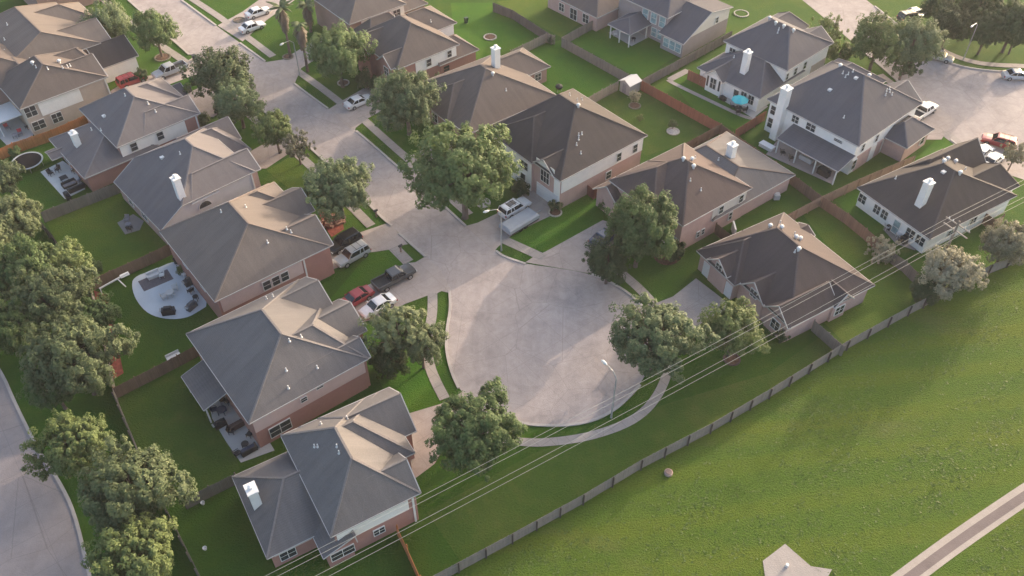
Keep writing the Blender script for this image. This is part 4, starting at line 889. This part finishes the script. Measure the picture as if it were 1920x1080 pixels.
# ------------------------------------------------------------------ vehicles
TYRE=plain('tyre rubber',(.02,.02,.021),.85,.2); RIM=plain('wheel rim',(.36,.36,.37),.35,.1,5,metal=.6); CARG=glass('car glass',(.012,.014,.017),.06)
def paint(n,c,metal=.1,rough=.28):
    k='paint '+n
    if k in MATS: return MATS[k]
    m,t,b=newmat(k); f=noise(t,coords(t),2.,3)
    t.links.new(ramp(t,f,[(.3,[x*.93 for x in c]),(.7,[min(1,x*1.05) for x in c])]),b.inputs['Base Color'])
    b.inputs['Metallic'].default_value=metal; b.inputs['Roughness'].default_value=rough; b.inputs['Coat Weight'].default_value=.6; b.inputs['Coat Roughness'].default_value=.08
    MATS[k]=m; return m
def loft(secs,mb,mi=0,n=2):
    base=len(mb.v)
    for x,zb,zt,hw in secs:
        sh=min(.20,(zt-zb)*.4)
        ring=[(-hw*.86,zb),(-hw,zb+.18),(-hw*1.0,zt-sh),(-hw*.93,zt-sh*.25),(-hw*.72,zt),(0,zt+.02),(hw*.72,zt),(hw*.93,zt-sh*.25),(hw,zt-sh),(hw,zb+.18),(hw*.86,zb)]
        for y,z in ring: mb.v.append((x,y,z))
    k=11
    for i in range(len(secs)-1):
        for j in range(k):
            a=base+i*k+j;b=base+i*k+(j+1)%k; mb.f.append((a,b,b+k,a+k)); mb.m.append(mi)
    mb.f.append(tuple(base+j for j in reversed(range(k)))); mb.m.append(mi); e=base+(len(secs)-1)*k
    mb.f.append(tuple(e+j for j in range(k))); mb.m.append(mi)
def cabin(mb,gm,x,z0,z1,hw):
    """x: base back, roof back, roof front, base front"""
    xb,rb,rf,xf=x; it=hw*.80
    lo=[(xb,-hw*.93,z0),(xf,-hw*.93,z0),(xf,hw*.93,z0),(xb,hw*.93,z0)]; hi=[(rb,-it,z1-.05),(rf,-it,z1-.05),(rf,it,z1-.05),(rb,it,z1-.05)]
    gm.hexa(lo+hi)
    e=.03; top=[(rb-.06,-it-e,z1-.07),(rf+.08,-it-e,z1-.07),(rf+.08,it+e,z1-.07),(rb-.06,it+e,z1-.07),(rb+.08,-it*.9,z1+.03),(rf-.15,-it*.9,z1+.02),(rf-.15,it*.9,z1+.02),(rb+.08,it*.9,z1+.03)]
    mb.hexa(top)
    for sgn in (-1,1):
        for a,b in (((xb,hw*.94),(rb,it+.015)),((xf,hw*.94),(rf,it+.015))): mb.bar((a[0],sgn*a[1],z0-.03),(b[0],sgn*b[1],z1-.03),.07,.09)
        xm0=(xb+xf)/2-.1; xm1=(rb+rf)/2-.05; mb.bar((xm0,sgn*hw*.95,z0-.03),(xm1,sgn*(it+.02),z1-.03),.05,.10)
        if rf-rb>2.1: mb.bar((xb+.95,sgn*hw*.95,z0-.03),(rb+.7,sgn*(it+.02),z1-.03),.05,.10)
def vehicle(kind,colname,col,name,roofcol=None,hood=None):
    t=bpy.data.objects.new(name,None); COL.objects.link(t); t.empty_display_size=.5
    P=paint(colname,col); mb,gm,bl=MB(),MB(),MB()
    if kind=='sedan': L,W,H,wb=4.7,1.8,1.45,2.75; secs=[(-2.35,.32,.80,.62*1.2),(-2.25,.26,.98,.84),(-1.7,.22,1.03,.89),(-.6,.2,.95,.9),(.9,.2,.93,.9),(1.7,.22,.86,.89),(2.2,.26,.76,.82),(2.35,.32,.62,.70)]; cab=(-1.75,-.95,.35,1.05); z0,z1,hw=.93,1.45,.88
    elif kind=='suv': L,W,H,wb=4.8,1.9,1.78,2.85; secs=[(-2.4,.4,.95,.80),(-2.33,.32,1.10,.90),(-1.7,.3,1.12,.94),(-.5,.3,1.10,.95),(1.0,.3,1.10,.95),(1.8,.3,1.05,.93),(2.3,.34,.95,.88),(2.42,.42,.75,.76)]; cab=(-2.3,-2.05,.35,1.05); z0,z1,hw=1.09,1.76,.93
    else: L,W,H,wb=5.7,1.98,1.88,3.5; secs=[(-2.85,.5,.80,.92),(-2.8,.45,.86,.97),(-.8,.42,.86,.98),(-.75,.40,1.14,.98),(1.3,.4,1.16,.98),(2.2,.42,1.12,.97),(2.75,.46,1.02,.92),(2.88,.52,.80,.84)]; cab=(-.78,-.66,.75,1.42); z0,z1,hw=1.13,1.84,.95
    loft(secs,mb); cabin(mb,gm,cab,z0,z1,hw)
    if kind=='pickup':
        for s in (-1,1): mb.box(-2.84,-.76,*sorted((s*.97,s*.86)),.8,1.22)
        mb.box(-2.87,-2.76,-.86,.86,.8,1.2)
    mb.build('body',P,t,smooth=False)
    gm.build('windows',CARG,t)
    if kind=='pickup': MB().box(-2.74,-.82,-.84,.84,.84,.9).build('bed_liner',plain('bed liner',(.035,.036,.038),.8,.2),t)
    if kind=='suv':
        rk=MB()
        for s in (-1,1): rk.bar((-1.7,s*.66,z1+.07),(.1,s*.66,z1+.07),.04,.04)
        for x in (-1.2,-.4): rk.bar((x,-.66,z1+.09),(x,.66,z1+.09),.05,.03)
        rk.build('roof_rack',plain('black trim',(.03,.03,.03),.6,.1),t)
    wr=.34 if kind=='sedan' else .38
    for sx in (-1,1):
        for sy in (-1,1):
            x=sx*wb/2; y=sy*(W/2-.10); w=MB().tube([(x,y-.12,wr),(x,y+.12,wr)],wr,16).build('wheel',TYRE,t)
            r=MB().tube([(x,y+sy*.115,wr),(x,y+sy*.14,wr)],wr*.62,12).build('rim',RIM,w)
    xf=secs[-1][0];zf=(secs[-1][2]+secs[-2][2])/2
    for s in (-1,1):
        MB().box(xf-.18,xf+.0,*sorted((s*W*.46,s*W*.28)),zf-.2,zf-.04).build('headlight',plain('headlight',(.7,.7,.68),.15,.05),t)
        MB().box(-L/2-.0,-L/2+.14,*sorted((s*W*.48,s*W*.36)),zf-.1,zf+.12).build('tail_light',plain('tail light',(.35,.02,.02),.3,.1),t)
        MB().box(cab[3]-.35,cab[3]-.2,*sorted((s*W*.5,s*(W*.5+.18))),z0,z0+.14).build('mirror',P,t)
    return t
def park(t,px,deg,label,group=None,hz=.8):
    X,Y=g(px[0],px[1],hz); place(t,X,Y,R_(deg)); tag(t,label,None); t['group']=group if group else 'vehicles parked on the driveways and streets'; return t
def car(kind,colname,col,px,deg,label,name,cat):
    t=vehicle(kind,colname,col,name); t['category']=cat; return park(t,px,deg,label)
car('suv','black',(.018,.019,.022),(645,453),222,'black off-road car closest to the taupe house, beside a silver one','parked_suv','suv')
car('suv','champagne',(.38,.39,.38),(660,477),222,'silver off-road car with roof rack beside the black one, left of the street','parked_suv','suv')
car('pickup','charcoal',(.05,.054,.06),(739,519),39,'dark grey pickup with empty bed on the driveway by the turning circle','parked_pickup','pickup')
car('sedan','crimson',(.30,.03,.035),(666,557),222,'red car on the left driveway between dark pickup and white car','parked_car','car')
car('sedan','white',(.72,.72,.72),(708,571),220,'white sedan half hidden under the thin olive tree','parked_car','car')
t=car('suv','white',(.72,.72,.72),(965,388),42,'white car with black roof window beside the grey covered trailer','parked_car','car'); MB().box(-1.35,.05,-.46,.46,1.75,1.80).build('sunroof',CARG,t)
car('sedan','white',(.72,.72,.72),(672,188),220+180,'white sedan at the driveway mouth left of the grey green tree','parked_car','car')
car('suv','crimson',(.30,.03,.035),(247,149),222+180,'dark red off-road car in front of the white garage side wall','parked_suv','suv')
car('pickup','silver',(.42,.44,.47),(318,131),222,'silver pickup with dark open bed on the upper left driveway','parked_pickup','pickup')
car('sedan','white',(.72,.72,.72),(472,48),40,'lower white car of the pair beside the street at the top','parked_car','car')
car('sedan','white',(.72,.72,.72),(483,21),40,'upper white car of the pair, at the top edge by the palms','parked_car','car')
car('sedan','silver',(.42,.44,.47),(1908,139),-3,'silver car at the right edge on the far turning circle','parked_car','car')
car('suv','crimson',(.30,.03,.035),(1873,264),150,'bright red car at the right edge near the beige blossom tree','parked_car','car')
car('pickup','white',(.72,.72,.72),(1732,207),40,'white pickup beside the largest white house, far turning circle','parked_pickup','pickup')
car('sedan','white',(.72,.72,.72),(1862,298),40,'white car behind the nearly black roof, lower of two','parked_car','car'); car('sedan','white',(.72,.72,.72),(1842,283),40,'white car behind the nearly black roof, upper of two','parked_car','car')
car('sedan','silver',(.42,.44,.47),(1718,22),20,'silver car at the top edge behind the sunlit tree pair','parked_car','car'); car('suv','black',(.018,.019,.022),(1708,30),20,'black car at the top edge beside a silver one','parked_car','car')
car('sedan','navy',(.03,.05,.10),(1135,442),40,'dark blue car half hidden behind the tall round green tree','parked_car','car')
car('sedan','champagne',(.38,.39,.38),(1762,103),-30,'grey car in shade at the left end of the far verge','parked_car','car')
# covered trailer
X,Y=g(976,412,.9); t=thing('covered_trailer',(X,Y,0),R_(42),'low grey covered trailer parked beside the white car','trailer')
MB().box(-2.9,2.5,-1.15,1.15,.55,1.05,0,.04,.04).box(-2.8,2.4,-1.05,1.05,1.05,1.22,0,.15,.2).build('cover',plain('trailer cover',(.30,.33,.37),.5,.08,.8),t)
MB().bar((2.5,0,.5),(3.7,0,.45),.12,.1).build('drawbar',METAL,t)
for s in (-1,1):
    for x in (-.9,0.0): MB().tube([(x,s*1.02-.1,.33),(x,s*1.02+.1,.33)],.33,14).build('wheel',TYRE,t)
MB().box(-2.5,2.3,-1.18,1.18,.42,.56).build('frame',plain('black trim',(.03,.03,.03),.6,.1),t)
# ------------------------------------------------------------------ garden things
DKM=plain('dark wicker',(.035,.034,.038),.7,.25,6); DKB=plain('dark blue cushion',(.05,.065,.11),.85,.2,3); WHM=plain('white resin',(.68,.68,.68),.5,.06); RDM=plain('red cushion',(.42,.05,.06),.8,.15); PLM=plain('pale resin',(.50,.50,.50),.5,.06); BRW=plain('brown wicker',(.11,.07,.06),.8,.25,6); GRYC=plain('grey cushion',(.22,.21,.23),.85,.15,3)
def chair(m,label,px,deg,wide=.62,lounge=False,cushion=None,group='patio chairs'):
    X,Y=g(px[0],px[1],.4); t=thing('patio_chair',(X,Y,.06),R_(deg),label,'chair',group)
    MB().box(-.3,.3,-wide/2,wide/2,.38,.46).build('seat',m,t); MB().hexa([(-.34,-wide/2,.44),(-.28,-wide/2,.44),(-.28,wide/2,.44),(-.34,wide/2,.44),(-.46,-wide/2,.95),(-.40,-wide/2,.95),(-.40,wide/2,.95),(-.46,wide/2,.95)]).build('backrest',cushion or m,t)
    for x in (-.27,.27):
        for y in (-wide/2+.04,wide/2-.04): MB().box(x-.025,x+.025,y-.025,y+.025,0,.40).build('leg',m,t)
    for y in (-wide/2,wide/2): MB().box(-.32,.28,y-.03,y+.03,.6,.65).build('armrest',m,t)
    return t
def table(m,label,px,r=.6,hh=.72,square=False,deg=0,lx=None,ly=None):
    X,Y=g(px[0],px[1],hh); t=thing('patio_table',(X,Y,.06),R_(deg),label,'table','patio tables'); mb=MB()
    if square: mb.box(-lx/2,lx/2,-ly/2,ly/2,hh-.05,hh)
    else: mb.lathe([(r,hh-.04),(r,hh)],20)
    mb.build('tabletop',m,t); q=(lx/2-.08 if square else r*.6); q2=(ly/2-.08 if square else r*.6)
    for a in (-1,1):
        for b in (-1,1): MB().box(a*q-.03,a*q+.03,b*q2-.03,b*q2+.03,0,hh-.05).build('leg',m,t)
    return t
def sofa(m,c,label,px,deg,L=1.9):
    X,Y=g(px[0],px[1],.4); t=thing('patio_sofa',(X,Y,.06),R_(deg),label,'sofa','patio sofas')
    MB().box(-.4,.4,-L/2,L/2,.06,.34).build('base',m,t); MB().box(-.42,-.25,-L/2,L/2,.34,.8).build('backrest',m,t)
    for s in (-1,1): MB().box(-.4,.4,s*L/2-.07,s*L/2+.07,.3,.58).build('armrest',m,t)
    n=int(L/.62)
    for k in range(n): 
        y0=-L/2+.1+(L-.2)*k/n; MB().box(-.24,.38,y0+.01,y0+(L-.2)/n-.01,.34,.46).build('cushion',c,t)
    return t
def grill(px,deg,label,m=None,s=1.):
    X,Y=g(px[0],px[1],.6); t=thing('barbecue_grill',(X,Y,.06),R_(deg),label,'grill','covered grills'); m=m or plain('grill cover',(.02,.022,.026),.6,.2,2)
    MB().box(-.35*s,.35*s,-.75*s,.75*s,0,.8*s,0,-.02,-.02).box(-.33*s,.33*s,-.5*s,.5*s,.8*s,1.12*s,0,.12,.08).build('body',m,t)
    MB().box(-.3*s,.3*s,.76*s,.98*s,.74*s,.80*s).build('side_shelf',METAL,t)
    for a in (-1,1): MB().tube([(a*.3*s,-.78*s,.1),(a*.3*s,-.7*s,.1)],.1,10).build('wheel',TYRE,t)
    return t
# A5 patio
X,Y=g(292,525,.1); t=thing('outdoor_rug',(X,Y,.065),R_(36),'dark grey rug on the pale patio with pale seat on it','rug'); MB().box(-1.9,1.9,-1.1,1.1,0,.02).build('pile',plain('rug weave',(.13,.12,.135),.95,.2,3),t)
sofa(WHM,plain('white cushion',(.6,.6,.6),.8,.06),'pale two seat sofa on the grey rug of the round pale patio',(288,515),-54,1.6); chair(WHM,'pale armchair on the grey rug of the round pale patio',(303,516),200)
grill((315,582),100,'black covered grill at the lawn edge of the round pale patio'); table(PLM,'pale round table in the middle of the round pale patio',(318,548),.5); chair(PLM,'pale chair right of the pale round table, round pale patio',(327,540),210); chair(PLM,'pale chair left of the pale round table, round pale patio',(308,556),30)
chair(DKM,'dark armchair under the eave corner, top of the round pale patio',(332,492),-50); chair(WHM,'white chair by the wall, top of the round pale patio',(339,502),-130); chair(DKM,'dark chair by the wall beside the white chair, round pale patio',(343,508),-130); chair(WHM,'lower white chair by the wall, round pale patio',(346,514),-130)
grill((356,526),130,'dark covered grill against the taupe house wall',plain('dark cover',(.06,.06,.07),.8,.2,2)); chair(DKM,'dark chair on the lower edge of the round pale patio',(357,545),150); grill((358,572),150,'round grey covered grill on the patio below the taupe house',plain('grey cover',(.12,.13,.15),.8,.2,2),.9); table(DKM,'small dark table by the taupe house wall',(366,556),.35)
# A6 patio
for q,d,lab in (((417,750),-60,'dark chair at the top of the long patio beside the grey brown house'),((402,768),20,'dark blue chair at the left edge of the long patio'),((427,752),-120,'dark chair near the wall at the top of the long patio'),((468,814),160,'dark chair at the wall of the long patio'),((445,850),40,'dark chair at the lower left corner of the long patio'),((434,808),0,'lone dark chair in the middle of the long patio')):
    chair(DKM if 'blue' not in lab else DKB,lab,q,d)
table(DKB,'dark blue table near the top of the long patio',(415,768),.55); sofa(BRW,BRW,'brown sofa against the wall of the long patio',(446,795),128,1.9); sofa(DKM,DKB,'dark blue sofa at the lower end of the long patio',(466,843),128,1.7); table(DKM,'low dark table beside the dark blue sofa',(459,832),.4,.42); grill((412,793),128,'dark covered grill on the left edge of the long patio',None,.85)
# A3 patio
for q,d,lab in (((95,325),-30,'dark lounge chair at the upper edge of the light square patio'),((108,318),-100,'second dark lounge chair at the upper edge of the light square patio'),((139,320),-120,'dark red edged chair near the house on the light square patio')): chair(DKM,lab,q,d)
table(DKM,'black square table on the light square patio',(119,333),.5,.72,True,42,1.0,1.0); sofa(DKM,GRYC,'grey sofa below the black square table, light square patio',(130,345),-48,1.9); sofa(DKM,DKM,'long dark sofa along the lower edge of the light square patio',(143,352),132,2.3); grill((125,365),40,'dark covered grill at the corner of the light square patio',None,.85); chair(GRYC,'grey chair beside the house wall on the light square patio',(148,340),160)
# A2 patio
X,Y=g(12,210,2.4); t=thing('patio_canopy',(X,Y,0),R_(42),'white flat canopy over the patio at the left edge','canopy'); MB().box(-2.2,2.2,-2.4,2.4,2.35,2.5).build('canopy_roof',WHM,t)
for a in (-2.1,2.1):
    for b in (-2.3,2.3): MB().box(a-.07,a+.07,b-.07,b+.07,0,2.35).build('post',WHM,t)
chair(GRYC,'chair with red cushion beside the canopy, left one',(14,240),-40,cushion=RDM); chair(GRYC,'chair with red cushion beside the canopy, right one',(38,250),-60,cushion=RDM); table(GRYC,'grey table between the red cushioned chairs',(28,252),.45); chair(DKM,'dark chair beside the white posts of the canopy patio',(52,238),150)
# trampoline
X,Y=g(51,302,.8); t=thing('trampoline',(X,Y,0),0,'round black trampoline with pale rim below the orange fence','trampoline')
MB().lathe([(1.95,.80),(1.95,.83),(.05,.83)],32).build('mat',plain('trampoline mat',(.010,.010,.013),.95,.15,spec=.1),t)
mb=MB(); 
for k in range(32):
    a0,a1=2*math.pi*k/32,2*math.pi*(k+1)/32; P=[(r_*math.cos(a),r_*math.sin(a)) for r_,a in ((1.97,a0),(2.18,a0),(2.18,a1),(1.97,a1))]; mb.hexa([(x,y,.80) for x,y in P]+[(x,y,.88) for x,y in P])
mb.build('rim',plain('rim pad',(.34,.37,.40),.6,.08),t)
for k in range(6): a=k*math.pi/3; MB().tube([(2.1*math.cos(a),2.1*math.sin(a),0),(2.1*math.cos(a),2.1*math.sin(a),.82)],.035,6).build('leg',METAL,t)
# white bench, leaning timber, deck box
X,Y=g(325,668,.4); t=thing('garden_bench',(X,Y,0),R_(38),'white bench on the lawn against the brown fence','bench'); MB().box(-.8,.8,-.25,.25,.38,.46).build('seat',WHM,t); MB().box(-.8,.8,.22,.28,.5,.85).build('backrest',WHM,t)
for a in (-.7,.7): MB().box(a-.04,a+.04,-.22,.22,0,.38).build('leg',WHM,t)
X,Y=g(215,530,.6); t=thing('timber_swing_frame',(X,Y,0),R_(38),'white timber frame leaning by the brown fence corner near the red mulch','timber frame'); MB().bar((-1.9,0,.7),(1.9,.1,1.1),.16,.16).build('beam',WHM,t); MB().bar((.5,0,.9),(.9,-1.0,.1),.12,.12).build('leg',WHM,t); MB().bar((-1.8,0,.75),(-1.9,-.4,0),.1,.1).build('leg',WHM,t); MB().box(.9,2.0,-.15,.5,.9,1.0).build('shelf',WHM,t)
# A4 yard set
table(GRYC,'small round table on the dull slab below the low pale house',(240,420),.4,.6); chair(GRYC,'grey chair on the dull slab below the low pale house, upper one',(238,412),-90); chair(DKM,'dark chair on the dull slab below the low pale house, lower one',(243,428),90)
# C3 patio: parasol, table, chairs
X,Y=g(1388,186,2.2); t=thing('patio_parasol',(X,Y,.06),0,'turquoise parasol on the stone patio behind the white bay window house','parasol')
MB().lathe([(1.35,2.0),(1.33,2.06),(.75,2.35),(.06,2.6)],8).build('canopy',plain('turquoise canvas',(.04,.42,.47),.8,.1),t); MB().tube([(0,0,0),(0,0,2.66)],.03,8).build('pole',METAL,t); MB().lathe([(.28,0),(.28,.1),(.05,.14)],12).build('base',METAL,t)
table(DKM,'dark round table under the turquoise parasol',(1385,202),.6); 
for q,d,lab in (((1374,200),0,'dark chair left of the parasol table'),((1396,206),180,'dark chair right of the parasol table'),((1384,210),90,'dark chair below the parasol table')): chair(DKM,lab,q,d)
grill((1356,182),40,'small covered grill beside the bay window',None,.7)
# C2 porch chair, C1 loungers
chair(WHM,'white chair on the covered corner patio of the grey brick house',(1154,64),0); table(DKM,'dark table on the covered corner patio of the grey brick house',(1188,72),.4); table(PLM,'pale table on the slab patio at the top edge',(1099,31),.5,.6); chair(DKM,'dark chair on the slab patio at the top edge',(1078,20),0)
# C4 porch
chair(DKM,'dark chair at the left end of the long covered patio',(1468,286),0); chair(DKM,'second dark chair on the long covered patio',(1484,296),0); sofa(PLM,PLM,'pale sofa on the long covered patio',(1512,298),41,2.); grill((1545,322),41,'dark covered grill set under the right end of the long covered patio',None,1.2)
X,Y=g(1438,274,.3); t=thing('deck_box',(X,Y,0),R_(-49),'white low deck box beside the long covered patio','storage box'); MB().box(-1.1,1.1,-.5,.5,0,.5,0,.03,.03).build('body',WHM,t); MB().box(-1.15,1.15,-.55,.55,.5,.58).build('lid',WHM,t)
# C5 yard
for q,d,lab in (((1664,426),0,'pale chair at the left of the dark roofed house yard'),((1690,452),90,'dark chair below the rear windows of the dark roofed house')): chair(PLM if 'pale' in lab else DKM,lab,q,d)
grill((1700,446),-60,'large black covered grill below the rear wall of the dark roofed house',None,1.1); grill((1672,422),-60,'smaller black covered grill near the rear door of the dark roofed house',None,.8); table(PLM,'pale small table in the yard of the dark roofed house',(1686,438),.35)
# shed
X,Y=g(1180,170,0); t=thing('garden_shed',(X,Y,0),R_(41),'small grey shed with white gabled roof at the fence junction','shed')
MB().box(-1.25,1.25,-1.05,1.05,-.05,1.9).build('wall',sidingm('shed grey',(.33,.32,.31)),t)
mb=MB(); mb.face([(-1.25,-1.05,1.9),(-1.25,1.05,1.9),(-1.25,0,2.45)]); mb.face([(1.25,-1.05,1.9),(1.25,1.05,1.9),(1.25,0,2.45)]); mb.build('gable',sidingm('shed grey',(.33,.32,.31)),t)
mb=MB(); mb.hexa([(-1.4,-1.25,1.78),(1.4,-1.25,1.78),(1.4,0,2.44),(-1.4,0,2.44),(-1.4,-1.25,1.86),(1.4,-1.25,1.86),(1.4,0,2.52),(-1.4,0,2.52)]); mb.hexa([(-1.4,0,2.44),(1.4,0,2.44),(1.4,1.25,1.78),(-1.4,1.25,1.78),(-1.4,0,2.52),(1.4,0,2.52),(1.4,1.25,1.86),(-1.4,1.25,1.86)]); mb.build('roof',plain('white sheet roof',(.50,.49,.49),.5,.06),t); MB().box(-1.3,-1.26,-.4,.4,.05,1.75).build('door',GRYC,t)
# bins, toys, boxes
def bin_(px,label,col=(.03,.04,.045)):
    X,Y=g(px[0],px[1],.5); t=thing('wheeled_bin',(X,Y,0),R_(40),label,'bin','wheeled bins'); MB().hexa([(-.22,-.24,.05),(.22,-.24,.05),(.22,.24,.05),(-.22,.24,.05),(-.29,-.3,.95),(.29,-.3,.95),(.29,.3,.95),(-.29,.3,.95)]).build('body',plain('bin %s'%(col,),col,.5,.1),t); MB().box(-.32,.32,-.32,.32,.95,1.03).build('lid',plain('bin %s'%(col,),col,.5,.1),t)
    for s in (-1,1): MB().tube([(-.22,s*.26-.03,.1),(-.22,s*.26+.03,.1)],.1,8).build('wheel',TYRE,t)
bin_((364,108),'dark bin at the kerb beside the silver pickup driveway'); bin_((874,38),'dark green bin alone on the green lawn at the top',(.02,.05,.03)); bin_((355,167),'dark bin at the garage corner below the silver pickup')
X,Y=g(1048,166,.5); t=thing('kettle_grill',(X,Y,0),0,'round black kettle grill on the green lawn behind the very dark roof','grill'); MB().lathe([(.05,.45),(.5,.6),(.62,.85),(.5,1.1),(.1,1.25)],18).build('bowl',plain('grill cover',(.02,.022,.026),.6,.2,2),t)
for k in range(3): a=k*2.09; MB().tube([(.5*math.cos(a),.5*math.sin(a),0),(.25*math.cos(a),.25*math.sin(a),.6)],.03,6).build('leg',METAL,t)
X,Y=g(1253,888); t=thing('concrete_riser',(X,Y,0),R_(30),'small brown capped concrete riser in the field beside the boundary fence','utility box'); MB().lathe([(.45,-.05),(.45,.3),(.36,.33)],20).build('ring',plain('pinkish concrete',(.34,.25,.21),.9,.2,4),t); MB().lathe([(.34,.33),(.32,.38)],16).build('lid',plain('brown lid',(.17,.12,.11),.8,.2,4),t)
X,Y=g(1475,1062); t=thing('outfall_headwall',(X,Y,.05),R_(30),'white pipe stub on the concrete pad at the bottom edge','pipe'); MB().tube([(0,0,-.05),(0,0,.35)],.16,12).build('pipe',WHM,t)
# small white garden things
for q,lab,nm,ct in (((354,922),'small white bucket beside the short grey fence','bucket','bucket'),((381,945),'white watering can on the lawn left of the nearest house','watering_can','watering can'),((385,1030),'small white pot on the dark lawn at the bottom left','flower_pot','pot'),((1374,438),'white gate post between the two brown roofed houses','gate_post','post'),((1455,372),'white air unit by the rear corner of the pale low roof','air_unit','air unit')):
    X,Y=g(*q); 
    if nm=='air_unit': o=MB().box(-.4,.4,-.4,.4,-.05,.8).lathe([(.33,.8),(.3,.86),(.05,.86)],14).build(nm,PLM)
    elif nm=='gate_post': o=MB().box(-.1,.1,-.9,.9,-.05,1.5).build(nm,WHM)
    else: o=MB().lathe([(.14,-.03),(.2,.3),(.22,.32),(.16,.3),(.1,.1)],12).build(nm,WHM)
    o.location=(X,Y,0); tag(o,lab,ct)
def mailbox(px,label):
    X,Y=g(*px); t=thing('mailbox',(X,Y,0),R_(-50),label,'mailbox','kerbside mailboxes'); MB().box(-.09,.09,-.09,.09,-.05,1.05).build('post',plain('mailbox brick',(.30,.2,.16),.9,.2),t); MB().box(-.14,.14,-.28,.28,1.05,1.2).tube([(0,-.28,1.2),(0,.28,1.2)],.14,10).build('box',plain('mailbox black',(.05,.05,.055),.5,.1),t)
mailbox((706,407),'black mailbox at the kerb below the grey green street tree'); mailbox((1764,103),'mailbox at the verge of the far turning circle'); mailbox((752,473),'mailbox on the verge island by the silver off-road car')
# ------------------------------------------------------------------ rough field grass (uncountable)
n=11000; P=[]
FLn=np.array(FL); 
def infield(X,Y):
    for (x0,y0),(x1,y1) in zip(FL,FL[1:]+[FE]):
        if x0<=X<=x1: return Y < y0+(y1-y0)*(X-x0)/(x1-x0)-1.2
    return X<FL[0][0] and False
V=[];F=[]
trail=[np.array(g(*q)) for q in ((1560,1190),(1712,1075),(1800,1010),(1935,918),(2100,810))]
def dtrail(X,Y):
    p=np.array((X,Y)); b=9e9
    for a,c in zip(trail,trail[1:]):
        t=np.clip(np.dot(p-a,c-a)/np.dot(c-a,c-a),0,1); b=min(b,np.linalg.norm(p-a-t*(c-a)))
    return b
rr=random.Random(9); cl=[(rr.uniform(-5,75),rr.uniform(20,80)) for _ in range(420)]
padX,padY=g(1475,1065)
while len(F)<n*2:
    cx,cy=cl[rr.randrange(420)]; q1,q2=rr.gauss(0,2.4),rr.gauss(0,.7); X=cx+q1*.85-q2*.53;Y=cy+q1*.53+q2*.85
    if not infield(X,Y) or dtrail(X,Y)<1.5 or math.hypot(X-padX,Y-padY)<2.6: 
        if rr.random()<.5: continue
        X,Y=rr.uniform(-4,75),rr.uniform(30,75)
        if not infield(X,Y) or dtrail(X,Y)<1.5 or math.hypot(X-padX,Y-padY)<2.6: continue
    h=rr.uniform(.02,.08); a=rr.uniform(0,6.28); w=rr.uniform(.05,.13)
    for q in (0,1.5):
        dx,dy=math.cos(a+q)*w,math.sin(a+q)*w; lx,ly=rr.uniform(-.28,.28),rr.uniform(-.28,.28); k=len(V)
        V+= [(X-dx,Y-dy,0),(X+dx,Y+dy,0),(X+dx*.5+lx,Y+dy*.5+ly,h),(X-dx*.7+lx,Y-dy*.7+ly,h*.8)]; F.append((k,k+1,k+2,k+3))
me=bpy.data.meshes.new('field_tufts'); me.from_pydata(V,[],F)
me.materials.append(leafm('tuft blades',(.060,.118,.024),(.088,.15,.03),(.15,.185,.045))); me.update(); o=bpy.data.objects.new('field_tufts',me); COL.objects.link(o); tag(o,'rough tufts of grass across the open field','grass',None,'stuff')

# ------------------------------------------------------------------ air
hz=bpy.data.materials.new('haze air'); hz.use_nodes=True; t=hz.node_tree; t.nodes.clear(); ou=t.nodes.new('ShaderNodeOutputMaterial'); pv=t.nodes.new('ShaderNodeVolumePrincipled')
pv.inputs['Color'].default_value=(.90,.88,.92,1); pv.inputs['Density'].default_value=.00018; pv.inputs['Anisotropy'].default_value=.2; t.links.new(pv.outputs[0],ou.inputs['Volume'])
o=MB().box(-720,720,-140,920,-1.5,90).build('haze',hz); o['kind']='stuff'
